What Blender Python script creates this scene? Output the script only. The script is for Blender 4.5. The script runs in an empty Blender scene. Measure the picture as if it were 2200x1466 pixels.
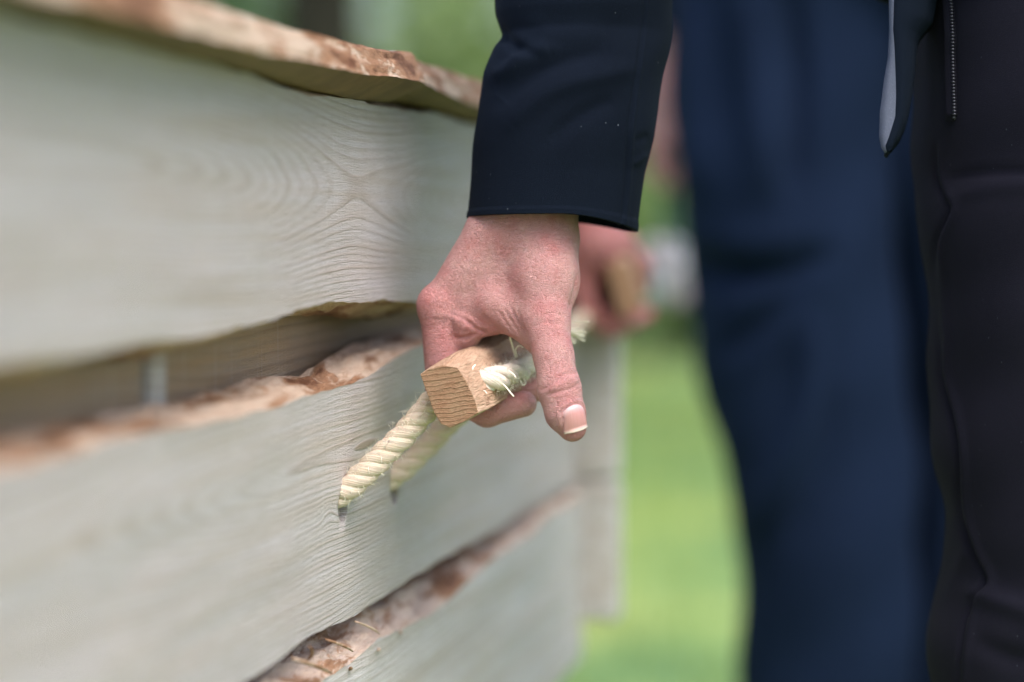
import bpy, math, random
import numpy as np
from mathutils import Vector, Matrix

random.seed(7)
rng = np.random.default_rng(11)
scene = bpy.context.scene
COL = scene.collection

# ------------------------------------------------------------------ camera
FPX = 5194.0                     # focal length in photo pixels (85 mm on 36 mm, 2200 px wide)
DF = 1.14                        # focus distance
TH = math.atan2(229.0, FPX)      # camera looks down a little: horizon at y = 504
H = 0.88
CAM = np.array([0.0, 0.0, H])
FW = np.array([0.0, math.cos(TH), -math.sin(TH)])
UP = np.array([0.0, math.sin(TH), math.cos(TH)])
RT = np.array([1.0, 0.0, 0.0])
cd = bpy.data.cameras.new('camera')
cam = bpy.data.objects.new('camera', cd)
COL.objects.link(cam)
cam.location = CAM
cam.rotation_euler = (math.pi / 2 - TH, 0, 0)
cd.lens = 85; cd.sensor_width = 36
cd.clip_start = 0.05; cd.clip_end = 500
cd.dof.use_dof = True
cd.dof.focus_distance = DF + 0.003
cd.dof.aperture_fstop = 2.7
cd.dof.aperture_blades = 0
scene.camera = cam

# ------------------------------------------------------------------ sky, sun, exposure
SUN_DIR = np.array([0.24, -0.47, 0.85]); SUN_DIR /= np.linalg.norm(SUN_DIR)
world = bpy.data.worlds.new('World'); scene.world = world; world.use_nodes = True
wn = world.node_tree.nodes; wl = world.node_tree.links
bg = wn['Background']
sky = wn.new('ShaderNodeTexSky'); sky.sky_type = 'NISHITA'; sky.sun_disc = False
sky.sun_elevation = math.asin(SUN_DIR[2])
sky.sun_rotation = math.atan2(SUN_DIR[0], SUN_DIR[1])
sky.air_density = 1.0; sky.dust_density = 3.0; sky.ozone_density = 1.0
hsv = wn.new('ShaderNodeHueSaturation'); hsv.inputs['Saturation'].default_value = 1.0
wl.new(sky.outputs[0], hsv.inputs['Color']); wl.new(hsv.outputs[0], bg.inputs['Color'])
bg.inputs['Strength'].default_value = 0.15
sd = bpy.data.lights.new('sun', 'SUN'); sd.energy = 1.4; sd.angle = math.radians(50); sd.color = (1.0, 0.975, 0.95)
sun = bpy.data.objects.new('sun', sd); COL.objects.link(sun)
sun.rotation_euler = Vector(SUN_DIR).to_track_quat('Z', 'Y').to_euler()
scene.view_settings.view_transform = 'Standard'
scene.view_settings.look = 'None'
scene.view_settings.exposure = 1.18
scene.view_settings.gamma = 1.0
scene.view_settings.use_curve_mapping = False
scene.cycles.use_denoising = True
scene.cycles.max_bounces = 6
scene.cycles.sample_clamp_indirect = 6

# ------------------------------------------------------------------ geometry helpers
def frame(Z0):
    """local frame at depth Z0: (px, py, d) -> world, d = pixels towards the camera"""
    k = Z0 / FPX
    def L(p):
        p = np.asarray(p, dtype=float)
        x, y, d = p[..., 0:1], p[..., 1:2], p[..., 2:3]
        return CAM + FW * (Z0 - d * k) + RT * ((x - 1100) * k) + UP * ((733 - y) * k)
    return L
LN = frame(DF)
KN = DF / FPX
def P(px, py, Z):
    return CAM + FW * Z + RT * ((px - 1100) / FPX * Z) + UP * ((733 - py) / FPX * Z)
def pix(w):
    v = np.asarray(w) - CAM
    z = v @ FW
    return 1100 + (v @ RT) / z * FPX, 733 - (v @ UP) / z * FPX

def tag(o, label, cat, group=None, kind=None):
    if label: o['label'] = label
    if cat: o['category'] = cat
    if group: o['group'] = group
    if kind: o['kind'] = kind
    return o
def empty(name, loc, rotz=0.0, parent=None):
    o = bpy.data.objects.new(name, None); COL.objects.link(o)
    o.location = loc; o.rotation_euler = (0, 0, rotz); o.empty_display_size = 0.05
    if parent: o.parent = parent
    return o
def mesh_obj(name, verts, faces, mats, parent=None, smooth=True, midx=None, origin=None, world_in=True, uv=None):
    """verts in world space; parent is an unrotated thing (or None)"""
    verts = np.asarray(verts, dtype=float)
    me = bpy.data.meshes.new(name)
    if isinstance(faces, np.ndarray):
        faces_l = faces.tolist()
    else:
        faces_l = faces
    off = np.zeros(3)
    o_loc = np.zeros(3)
    if parent is not None and world_in:
        pw = np.zeros(3); q = parent
        while q is not None:
            pw = pw + np.array(q.location); q = q.parent
        off = pw
    if parent is None and origin is not None:
        off = np.asarray(origin, dtype=float); o_loc = off
    me.from_pydata((verts - off).tolist(), [], faces_l)
    if not isinstance(mats, (list, tuple)): mats = [mats]
    for m in mats: me.materials.append(m)
    if midx is not None:
        me.polygons.foreach_set('material_index', np.asarray(midx, dtype=np.int32))
    me.polygons.foreach_set('use_smooth', np.full(len(me.polygons), bool(smooth)))
    if uv is not None:
        lay = me.uv_layers.new(name='UVMap')
        vi = np.zeros(len(me.loops), dtype=np.int32); me.loops.foreach_get('vertex_index', vi)
        lay.data.foreach_set('uv', np.asarray(uv, dtype=np.float32)[vi].ravel())
    me.update()
    o = bpy.data.objects.new(name, me); COL.objects.link(o)
    o.location = o_loc
    if parent is not None: o.parent = parent
    return o
def fix_normals(o):
    import bmesh
    bm = bmesh.new(); bm.from_mesh(o.data)
    bmesh.ops.recalc_face_normals(bm, faces=bm.faces[:])
    bm.to_mesh(o.data); bm.free()

def grid_faces(nu, nv, wrap_v=False, base=0):
    i = np.arange(nu - 1)[:, None]
    j = np.arange(nv if wrap_v else nv - 1)[None, :]
    j2 = (j + 1) % nv
    a = i * nv + j; b = i * nv + j2; c = (i + 1) * nv + j2; d = (i + 1) * nv + j
    return (np.stack([a, b, c, d], -1).reshape(-1, 4) + base)

def smooth_noise1(n, scale, amp, r=rng, harm=4):
    """smooth 1-d noise over n samples; scale = samples per feature"""
    out = np.zeros(n); x = np.arange(n)
    a = 1.0
    for h in range(harm):
        s = max(scale / (2 ** h), 1.0)
        m = int(n / s) + 4
        pts = r.normal(size=m)
        t = x / s; i = t.astype(int); f = t - i; f = f * f * (3 - 2 * f)
        out += a * (pts[i] * (1 - f) + pts[i + 1] * f)
        a *= 0.55
    return out * amp
def tube(path, rad, ns=8, cap=True):
    """tube along path (n,3); rad scalar or (n,)"""
    path = np.asarray(path, float); n = len(path)
    rad = np.broadcast_to(np.asarray(rad, float), (n,))
    t = np.gradient(path, axis=0); t /= np.linalg.norm(t, axis=1)[:, None] + 1e-12
    ref = np.array([0, 0, 1.0]) if abs(t[0] @ np.array([0, 0, 1.0])) < 0.9 else np.array([1.0, 0, 0])
    u = np.cross(t[0], ref); u /= np.linalg.norm(u)
    V = []
    an = np.arange(ns) / ns * 2 * np.pi
    for i in range(n):
        u = u - (u @ t[i]) * t[i]; u /= np.linalg.norm(u) + 1e-12
        w = np.cross(t[i], u)
        V.append(path[i] + rad[i] * (np.cos(an)[:, None] * u + np.sin(an)[:, None] * w))
    V = np.concatenate(V)
    Fq = grid_faces(n, ns, True).tolist()
    if cap:
        Fq.append(list(range(ns))[::-1]); Fq.append(list(range((n - 1) * ns, n * ns)))
    return V, Fq
class Acc:
    def __init__(s): s.v = []; s.f = []; s.m = []; s.n = 0
    def add(s, v, f, m=0):
        v = np.asarray(v, float); s.v.append(v)
        f = f.tolist() if isinstance(f, np.ndarray) else f
        s.f += [[i + s.n for i in q] for q in f]; s.m += [m] * len(f); s.n += len(v)
    def obj(s, name, mats, parent=None, smooth=True, **k):
        return mesh_obj(name, np.concatenate(s.v), s.f, mats, parent, smooth, midx=s.m, **k)

# ------------------------------------------------------------------ node helpers
class NT:
    def __init__(s, name):
        s.m = bpy.data.materials.new(name); s.m.use_nodes = True
        s.t = s.m.node_tree; s.b = s.t.nodes['Principled BSDF']; s.out = s.t.nodes['Material Output']
    def n(s, typ, **kw):
        nd = s.t.nodes.new(typ)
        for k, v in kw.items(): setattr(nd, k, v)
        return nd
    def l(s, a, b): s.t.links.new(a, b)
    def put(s, sock, v):
        if v is None: return
        if hasattr(v, 'is_output'): s.l(v, sock)
        else: sock.default_value = v
    def math(s, op, a, b=None, c=None, clamp=False):
        nd = s.n('ShaderNodeMath', operation=op); nd.use_clamp = clamp
        s.put(nd.inputs[0], a); s.put(nd.inputs[1], b); s.put(nd.inputs[2], c)
        return nd.outputs[0]
    def coord(s, which='Object'): return s.n('ShaderNodeTexCoord').outputs[which]
    def sep(s, v):
        nd = s.n('ShaderNodeSeparateXYZ'); s.l(v, nd.inputs[0]); return nd.outputs
    def comb(s, x, y, z):
        nd = s.n('ShaderNodeCombineXYZ')
        for i, v in enumerate((x, y, z)): s.put(nd.inputs[i], v)
        return nd.outputs[0]
    def mapping(s, v, scale=(1, 1, 1), loc=(0, 0, 0), rot=(0, 0, 0)):
        nd = s.n('ShaderNodeMapping'); s.l(v, nd.inputs['Vector'])
        nd.inputs['Scale'].default_value = scale; nd.inputs['Location'].default_value = loc; nd.inputs['Rotation'].default_value = rot
        return nd.outputs[0]
    def noise(s, v, scale=5, detail=4, rough=0.55, dist=0.0, out='Fac'):
        nd = s.n('ShaderNodeTexNoise'); s.l(v, nd.inputs['Vector'])
        nd.inputs['Scale'].default_value = scale; nd.inputs['Detail'].default_value = detail
        nd.inputs['Roughness'].default_value = rough; nd.inputs['Distortion'].default_value = dist
        return nd.outputs[out]
    def voro(s, v, scale=5, feature='F1', out='Distance'):
        nd = s.n('ShaderNodeTexVoronoi', feature=feature); s.l(v, nd.inputs['Vector'])
        nd.inputs['Scale'].default_value = scale
        return nd.outputs[out]
    def ramp(s, fac, stops, interp='LINEAR'):
        nd = s.n('ShaderNodeValToRGB'); s.put(nd.inputs[0], fac)
        cr = nd.color_ramp; cr.interpolation = interp
        while len(cr.elements) < len(stops): cr.elements.new(0.5)
        for e, (p, c) in zip(cr.elements, stops):
            e.position = p; e.color = (*c, 1) if len(c) == 3 else c
        return nd.outputs[0]
    def mrange(s, v, a, b, c=0.0, d=1.0):
        nd = s.n('ShaderNodeMapRange'); s.put(nd.inputs[0], v)
        for i, q in enumerate((a, b, c, d)): nd.inputs[i + 1].default_value = q
        return nd.outputs[0]
    def mix(s, fac, a, b, mode='MIX'):
        nd = s.n('ShaderNodeMix', data_type='RGBA', blend_type=mode)
        s.put(nd.inputs[0], fac)
        for sock, v in ((nd.inputs[6], a), (nd.inputs[7], b)):
            if hasattr(v, 'is_output'): s.l(v, sock)
            else: sock.default_value = (*v, 1)
        return nd.outputs[2]
    def bump(s, h, strength=0.3, dist=0.001, prev=None):
        nd = s.n('ShaderNodeBump'); s.l(h, nd.inputs['Height'])
        nd.inputs['Strength'].default_value = strength; nd.inputs['Distance'].default_value = dist
        if prev is not None: s.l(prev, nd.inputs['Normal'])
        return nd.outputs[0]
    def done(s, col=None, rough=0.6, normal=None, spec=0.5, **kw):
        if col is not None:
            if hasattr(col, 'is_output'): s.l(col, s.b.inputs['Base Color'])
            else: s.b.inputs['Base Color'].default_value = (*col, 1)
        s.put(s.b.inputs['Roughness'], rough)
        s.b.inputs['Specular IOR Level'].default_value = spec
        if normal is not None: s.l(normal, s.b.inputs['Normal'])
        for k, v in kw.items(): s.put(s.b.inputs[k.replace('_', ' ')], v)
        return s.m

# ------------------------------------------------------------------ materials
def mat_sawn(name, zc, hump_x, hump_h, hump_w, h0, ring=300.0, pale=(0.70, 0.65, 0.665), late=(0.36, 0.265, 0.20), seed=0.0, knots=()):
    """sawn spruce: growth rings of a log cut lengthwise, x along the board, z up"""
    m = NT(name)
    co = m.mapping(m.coord(), loc=(0, seed * 0.0, 0))
    x, y, z = m.sep(co)
    low = m.mapping(co, scale=(1.6, 3, 6), loc=(seed, seed, 0))
    w1 = m.math('SUBTRACT', m.noise(low, 1.6, 2), 0.5)
    w2 = m.math('SUBTRACT', m.noise(m.mapping(co, scale=(9, 14, 60), loc=(seed, 3, 1)), 1.0, 3), 0.5)
    zz = m.math('ADD', m.math('SUBTRACT', z, zc), m.math('ADD', m.math('MULTIPLY', w1, 0.020), m.math('MULTIPLY', w2, 0.0022)))
    dx = m.math('DIVIDE', m.math('SUBTRACT', x, hump_x), hump_w)
    g = m.math('EXPONENT', m.math('MULTIPLY', m.math('MULTIPLY', dx, dx), -1.0))
    hh = m.math('ADD', m.math('MULTIPLY', g, hump_h), m.math('ADD', h0, m.math('MULTIPLY', m.math('SUBTRACT', m.noise(m.mapping(co, scale=(2.2, 0, 0), loc=(seed + 5, 0, 0)), 1.5, 2), 0.5), 0.014)))
    r2 = m.math('ADD', m.math('MULTIPLY', zz, zz), m.math('MULTIPLY', hh, hh))
    for (kx, kz, ks) in knots:
        ddx = m.math('DIVIDE', m.math('SUBTRACT', x, kx), ks * 2.4); ddz = m.math('DIVIDE', m.math('SUBTRACT', z, kz), ks)
        gk = m.math('EXPONENT', m.math('MULTIPLY', m.math('ADD', m.math('MULTIPLY', ddx, ddx), m.math('MULTIPLY', ddz, ddz)), -1.0))
        r2 = m.math('ADD', r2, m.math('MULTIPLY', gk, 0.00022))
    r = m.math('SQRT', r2)
    ph = m.math('MULTIPLY', r, ring)
    fr = m.math('FRACT', ph)
    var = m.noise(m.comb(m.math('MULTIPLY', ph, 0.23), 0.0, seed), 3.1, 2)
    line = m.ramp(fr, [(0.0, (0.0,) * 3), (0.5, (0.12,) * 3), (0.84, (1.0,) * 3), (0.93, (0.85,) * 3), (1.0, (0.0,) * 3)])
    line = m.math('MULTIPLY', line, m.mrange(var, 0.3, 0.72, 0.12, 1.0))
    fib = m.noise(m.mapping(co, scale=(60, 60, 1600)), 1.0, 3, 0.6)
    saw = m.noise(m.mapping(co, scale=(330, 20, 9), rot=(0, 0.06, 0)), 1.0, 3, 0.6)
    blot = m.noise(m.mapping(co, scale=(4, 4, 11), loc=(seed, 0, 2)), 1.3, 4)
    pat = m.noise(m.mapping(co, scale=(7, 7, 24), loc=(seed, 1, 5)), 1.0, 4, 0.65)
    streak = m.noise(m.mapping(co, scale=(3.5, 60, 150), loc=(seed, 7, 5)), 1.0, 4, 0.6)
    line = m.math('MULTIPLY', line, m.mrange(pat, 0.33, 0.62, 0.3, 1.0))
    c = m.mix(m.mrange(streak, 0.42, 0.70, 0, 0.65), pale, (0.56, 0.455, 0.36))
    c = m.mix(m.math('MULTIPLY', line, 0.95), c, late)
    c = m.mix(m.mrange(blot, 0.45, 0.75, 0, 0.45), c, (0.57, 0.545, 0.50))
    c = m.mix(m.mrange(blot, 0.5, 0.25, 0, 0.35), c, (0.70, 0.60, 0.49))
    c = m.mix(m.mrange(fib, 0.35, 0.7, 0.0, 0.38), c, (0.36, 0.30, 0.235), 'MIX')
    c = m.mix(m.mrange(saw, 0.60, 0.8, 0, 0.45), c, (0.80, 0.79, 0.77))
    fuzz = m.noise(m.mapping(co, scale=(500, 500, 1100)), 1.0, 4, 0.7)
    c = m.mix(m.mrange(fuzz, 0.58, 0.78, 0, 0.55), c, (0.84, 0.81, 0.77))
    hgt = m.math('ADD', m.math('MULTIPLY', line, 0.45), m.math('ADD', m.math('MULTIPLY', fuzz, 0.75), m.math('ADD', m.math('MULTIPLY', saw, 0.5), m.math('MULTIPLY', fib, 0.5))))
    nb = m.bump(hgt, 1.0, 0.0024)
    return m.done(c, 0.55, nb, 0.5)

def mat_waney(name, base=(0.66, 0.49, 0.38), seed=0.0, rust=0.5):
    """debarked waney edge: pale pink sapwood with rust-brown inner-bark patches"""
    m = NT(name); co = m.coord()
    p = m.noise(m.mapping(co, scale=(26, 70, 70), loc=(seed, 0, seed)), 1.0, 5, 0.62, 0.6)
    q = m.noise(m.mapping(co, scale=(90, 300, 300), loc=(0, seed, 0)), 1.0, 4, 0.65)
    big = m.noise(m.mapping(co, scale=(9, 18, 18), loc=(seed * 2, 0, 0)), 1.0, 2)
    c = m.mix(m.mrange(q, 0.3, 0.7), base, (0.70, 0.55, 0.43))
    f = m.math('ADD', m.math('MULTIPLY', p, 0.65), m.math('MULTIPLY', big, 0.45))
    fl = m.noise(m.mapping(co, scale=(130, 420, 420), loc=(seed, 2, 0)), 1.0, 5, 0.75, 0.8)
    f = m.math('ADD', f, m.math('MULTIPLY', m.math('SUBTRACT', fl, 0.5), 0.22))
    c = m.mix(m.mrange(fl, 0.52, 0.75, 0, 0.6), c, (0.55, 0.30, 0.17))
    c = m.mix(m.mrange(f, rust, rust + 0.07), c, (0.38, 0.20, 0.11))
    c = m.mix(m.mrange(f, rust + 0.10, rust + 0.17), c, (0.16, 0.065, 0.03))
    c = m.mix(m.mrange(f, rust - 0.10, rust - 0.24, 0, 0.4), c, (0.72, 0.62, 0.53))
    nb = m.bump(m.math('ADD', m.math('ADD', p, m.math('MULTIPLY', q, 0.6)), m.math('MULTIPLY', fl, 0.7)), 0.9, 0.004)
    return m.done(c, 0.55, nb, 0.4)

def mat_toggle(name):
    m = NT(name); co = m.coord()
    a = m.noise(m.mapping(co, scale=(34, 620, 620)), 1.0, 4, 0.6)
    b = m.noise(m.mapping(co, scale=(12, 190, 190), loc=(3, 1, 0)), 1.0, 3, 0.6)
    d = m.noise(m.mapping(co, scale=(60, 130, 130), loc=(5, 2, 7)), 1.0, 4, 0.7)
    c = m.mix(m.mrange(b, 0.3, 0.7), (0.56, 0.38, 0.265), (0.42, 0.255, 0.165))
    c = m.mix(m.mrange(a, 0.5, 0.75, 0, 0.65), c, (0.27, 0.14, 0.075))
    c = m.mix(m.mrange(d, 0.58, 0.66, 0, 0.75), c, (0.22, 0.11, 0.065))
    c = m.mix(m.mrange(d, 0.36, 0.25, 0, 0.55), c, (0.78, 0.62, 0.46))
    nb = m.bump(m.math('ADD', a, m.math('MULTIPLY', d, 0.8)), 1.0, 0.002)
    return m.done(c, 0.65, nb, 0.3)
def mat_endgrain(name):
    m = NT(name); co = m.coord('UV')
    u, v, _ = m.sep(co)
    w = m.math('SUBTRACT', m.noise(m.mapping(co, scale=(3, 3, 1)), 1.5, 3), 0.5)
    yy = m.math('ADD', v, m.math('ADD', m.math('MULTIPLY', w, 0.09), m.math('MULTIPLY', u, 0.13)))
    fr = m.math('FRACT', m.math('MULTIPLY', m.math('POWER', m.math('ADD', yy, 0.25), 1.25), 11.0))
    line = m.ramp(fr, [(0, (0,) * 3), (0.55, (0.15,) * 3), (0.85, (1,) * 3), (1, (0,) * 3)])
    fz = m.noise(m.mapping(co, scale=(16, 46, 1)), 1.0, 5, 0.75)
    bl = m.noise(m.mapping(co, scale=(4, 5, 1)), 1.0, 3, 0.6)
    c = m.mix(m.mrange(bl, 0.35, 0.65), (0.50, 0.31, 0.185), (0.44, 0.24, 0.135))
    lv = m.noise(m.mapping(co, scale=(5, 3, 1), loc=(4, 4, 0)), 1.0, 4, 0.7)
    c = m.mix(m.math('MULTIPLY', line, m.mrange(lv, 0.40, 0.68, 0.0, 0.42)), c, (0.26, 0.13, 0.07))
    c = m.mix(m.mrange(fz, 0.54, 0.68, 0, 0.85), c, (0.60, 0.43, 0.285))
    c = m.mix(m.mrange(fz, 0.44, 0.33, 0, 0.8), c, (0.21, 0.105, 0.055))
    nb = m.bump(m.math('ADD', fz, m.math('MULTIPLY', line, 0.4)), 1.0, 0.003)
    return m.done(c, 0.75, nb, 0.2)

def mat_rope(name, white=False):
    m = NT(name); co = m.coord('UV')          # u = along strand (m), v = around 0..1
    a = m.noise(m.mapping(co, scale=(110, 22, 1)), 1.0, 4, 0.65, 0.3)
    b = m.noise(m.coord('Object'), 160, 3)
    v = m.n('ShaderNodeTexWave', wave_type='BANDS', bands_direction='Y'); m.l(m.mapping(co, scale=(55, 1, 1), rot=(0, 0, 0.0)), v.inputs['Vector'])
    v.inputs['Scale'].default_value = 2.0; v.inputs['Distortion'].default_value = 1.5; v.inputs['Detail'].default_value = 2
    c = m.mix(m.mrange(a, 0.25, 0.75), (0.52, 0.375, 0.245) if not white else (0.68, 0.60, 0.51), (0.80, 0.71, 0.61))
    c = m.mix(m.mrange(b, 0.5, 0.8, 0, 0.5), c, (0.62, 0.48, 0.34) if not white else (0.76, 0.73, 0.64))
    c = m.mix(m.mrange(a, 0.32, 0.2, 0, 0.5), c, (0.50, 0.37, 0.22))
    nb = m.bump(m.math('ADD', a, m.math('MULTIPLY', v.outputs['Fac'], 0.25)), 0.6, 0.0008)
    return m.done(c, 0.7, nb, 0.3, Subsurface_Weight=0.12, Subsurface_Scale=0.002)
def mat_fibre(name):
    m = NT(name)
    return m.done((0.86, 0.80, 0.66), 0.6, None, 0.3)

def mat_skin(name):
    m = NT(name); co = m.coord()
    v1 = m.voro(m.mapping(co, scale=(1, 1, 1.35)), 900, 'DISTANCE_TO_EDGE')
    n1 = m.noise(co, 700, 4, 0.65)
    n2 = m.noise(co, 95, 4, 0.6)
    n3 = m.noise(m.mapping(co, loc=(3, 2, 1)), 28, 3, 0.5)
    wr = m.noise(m.mapping(co, scale=(420, 420, 1500), rot=(0.0, 0.5, 0.0)), 1.0, 2, 0.5, 0.6)
    c = m.mix(m.mrange(n3, 0.3, 0.7), (0.54, 0.265, 0.25), (0.60, 0.33, 0.305))
    c = m.mix(m.mrange(n2, 0.47, 0.72, 0, 0.7), c, (0.50, 0.185, 0.175))
    c = m.mix(m.mrange(n2, 0.45, 0.27, 0, 0.5), c, (0.66, 0.42, 0.36))
    c = m.mix(m.mrange(n1, 0.54, 0.72, 0, 0.32), c, (0.42, 0.165, 0.15))
    # redder knuckles and thumb, given per vertex
    at = m.n('ShaderNodeAttribute'); at.attribute_name = 'flush'
    c = m.mix(m.math('MULTIPLY', at.outputs['Fac'], 0.85), c, (0.56, 0.185, 0.19))
    # a few small red spots
    nb = m.bump(m.math('ADD', m.mrange(v1, 0.0, 0.16, 0, 1.0), m.math('MULTIPLY', wr, 1.3)), 0.8, 0.0009)
    nb = m.bump(n1, 0.6, 0.0012, nb)
    rg = m.mrange(n1, 0.3, 0.7, 0.34, 0.5)
    m.b.inputs['Subsurface Radius'].default_value = (1.0, 0.35, 0.2)
    return m.done(c, rg, nb, 0.5, Subsurface_Weight=0.2, Subsurface_Scale=0.004)
def mat_nail(name):
    m = NT(name); co = m.coord('UV')
    u, v, _ = m.sep(co)
    st = m.noise(m.mapping(co, scale=(60, 1.2, 1)), 1.0, 2)
    vv = m.math('ADD', v, m.math('MULTIPLY', m.math('SUBTRACT', m.noise(m.mapping(co, scale=(5, 0.2, 1)), 1.0, 2), 0.5), 0.06))
    c = m.ramp(vv, [(0.0, (0.64, 0.42, 0.42)), (0.13, (0.60, 0.36, 0.36)), (0.30, (0.52, 0.245, 0.235)), (0.80, (0.53, 0.25, 0.235)), (0.86, (0.60, 0.34, 0.31)), (0.91, (0.54, 0.42, 0.35)), (1.0, (0.58, 0.50, 0.41))])
    c = m.mix(m.mrange(st, 0.35, 0.65, 0, 0.2), c, (0.74, 0.46, 0.43))
    nb = m.bump(st, 0.25, 0.0004)
    return m.done(c, 0.28, nb, 0.5, Subsurface_Weight=0.1, Subsurface_Scale=0.002)

def mat_cloth(name, col, col2, sheen=0.25, lint=0.0, weave=2600, stint=(0.25, 0.33, 0.5)):
    m = NT(name); co = m.coord()
    f = m.noise(co, weave, 3, 0.7)
    g = m.noise(m.mapping(co, scale=(1, 1, 0.5)), 9, 3)
    c = m.mix(m.mrange(g, 0.35, 0.65), col, col2)
    c = m.mix(m.mrange(f, 0.5, 0.75, 0, 0.55), c, tuple(min(1, k * 2.2 + 0.0015) for k in col2))
    if lint > 0:
        s = m.voro(m.mapping(co, scale=(1, 1, 0.6)), 190, 'F1')
        s2 = m.noise(co, 23, 2)
        fac = m.math('MULTIPLY', m.mrange(s, 0.065, 0.03, 0, 1), m.mrange(s2, 0.42, 0.5, 0, 1))
        c = m.mix(m.math('MULTIPLY', fac, lint), c, (0.16, 0.18, 0.21))
    nb = m.bump(f, 0.5, 0.0006)
    m.b.inputs['Sheen Tint'].default_value = (*stint, 1)
    return m.done(c, 0.9, nb, 0.06, Sheen_Weight=sheen, Sheen_Roughness=0.45)
def mat_plain(name, col, rough=0.6, nscale=40, var=0.25, spec=0.4, bump=0.2, metal=0.0):
    m = NT(name); co = m.coord()
    f = m.noise(co, nscale, 4, 0.6)
    c = m.mix(m.mrange(f, 0.3, 0.7), tuple(k * (1 - var) for k in col), tuple(min(1, k * (1 + var)) for k in col))
    return m.done(c, rough, m.bump(f, bump, 0.003), spec, Metallic=metal)
def mat_leaf(name, cols, trans=0.45):
    m = NT(name); co = m.coord()
    oi = m.noise(co, 1.1, 3)
    f = m.noise(co, 14, 2)
    c = m.mix(m.mrange(m.math('ADD', m.math('MULTIPLY', oi, 0.6), m.math('MULTIPLY', f, 0.4)), 0.35, 0.62), cols[0], cols[1])
    m.done(c, 0.5, None, 0.4)
    tr = m.n('ShaderNodeBsdfTranslucent'); m.l(m.mix(0.4, c, (0.25, 0.40, 0.05)), tr.inputs[0])
    mx = m.n('ShaderNodeMixShader'); mx.inputs[0].default_value = trans
    m.l(m.b.outputs[0], mx.inputs[1]); m.l(tr.outputs[0], mx.inputs[2]); m.l(mx.outputs[0], m.out.inputs['Surface'])
    return m.m

M_SKIN = mat_skin('skin'); M_NAIL = mat_nail('nail')
M_JACKET = mat_cloth('black_jacket_cloth', (0.0028, 0.0048, 0.0095), (0.0048, 0.0080, 0.0150), 0.012, 0.75, stint=(0.35, 0.5, 0.75))
M_LINING = mat_cloth('grey_lining_cloth', (0.085, 0.095, 0.13), (0.11, 0.12, 0.16), 0.1)
M_TROUSER = mat_cloth('black_trouser_cloth', (0.0072, 0.0070, 0.0118), (0.0105, 0.0102, 0.0165), 0.03, 0.25, stint=(0.5, 0.5, 0.6))
M_NAVY = mat_cloth('navy_suit_cloth', (0.0046, 0.0095, 0.0240), (0.0068, 0.0135, 0.033), 0.02, 0.0, stint=(0.25, 0.4, 0.8))
M_DARK = mat_cloth('dark_suit_cloth', (0.006, 0.009, 0.018), (0.008, 0.012, 0.022), 0.04)
M_ROPE = mat_rope('sisal_rope'); M_ROPEW = mat_rope('bleached_rope', True); M_FIBRE = mat_fibre('rope_fibre')
M_TOG = mat_toggle('hewn_wood'); M_END = mat_endgrain('end_grain')
M_METAL = mat_plain('zip_metal', (0.10, 0.10, 0.12), 0.35, 200, 0.2, 0.5, 0.1, 0.9)
M_SHOE = mat_plain('black_leather', (0.012, 0.011, 0.011), 0.35, 60)

# ------------------------------------------------------------------ the setting
gx = np.linspace(-60, 60, 121); gy = np.linspace(-30, 120, 151)
GX, GY = np.meshgrid(gx, gy, indexing='ij')
und = 0.05 * np.sin(GX * 0.31 + 1) * np.sin(GY * 0.23)
und *= np.clip((np.hypot(GX, GY - 1.5) - 3) / 6, 0, 1)
def ground_z(x, y):
    return 0.05 * math.sin(x * 0.31 + 1) * math.sin(y * 0.23) * min(1, max(0, (math.hypot(x, y - 1.5) - 3) / 6))
g = NT('lawn'); co = g.coord()
n1 = g.noise(co, 1.1, 4, 0.6); n2 = g.noise(co, 3.5, 4, 0.6); n3 = g.noise(co, 40, 3, 0.7)
gc = g.mix(g.mrange(n1, 0.35, 0.65), (0.15, 0.26, 0.10), (0.22, 0.32, 0.10))
gc = g.mix(g.mrange(n2, 0.5, 0.72, 0, 0.8), gc, (0.29, 0.36, 0.10))
gc = g.mix(g.mrange(n2, 0.42, 0.28, 0, 0.7), gc, (0.10, 0.20, 0.085))
n4 = g.noise(g.mapping(co, loc=(7, 3, 0)), 1.6, 3, 0.5)
gc = g.mix(g.mrange(n4, 0.54, 0.66, 0, 0.8), gc, (0.40, 0.42, 0.12))
gc = g.mix(g.mrange(n4, 0.44, 0.34, 0, 0.75), gc, (0.07, 0.15, 0.06))
gc = g.mix(g.mrange(n3, 0.55, 0.8, 0, 0.5), gc, (0.08, 0.12, 0.03))
M_LAWN = g.done(gc, 0.8, g.bump(n3, 0.6, 0.03), 0.2)
ground = mesh_obj('ground', np.stack([GX, GY, und], -1).reshape(-1, 3), grid_faces(121, 151)[:, ::-1], M_LAWN)
tag(ground, 'short bright green lawn under and behind the coffin', 'lawn', kind='structure')

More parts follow.
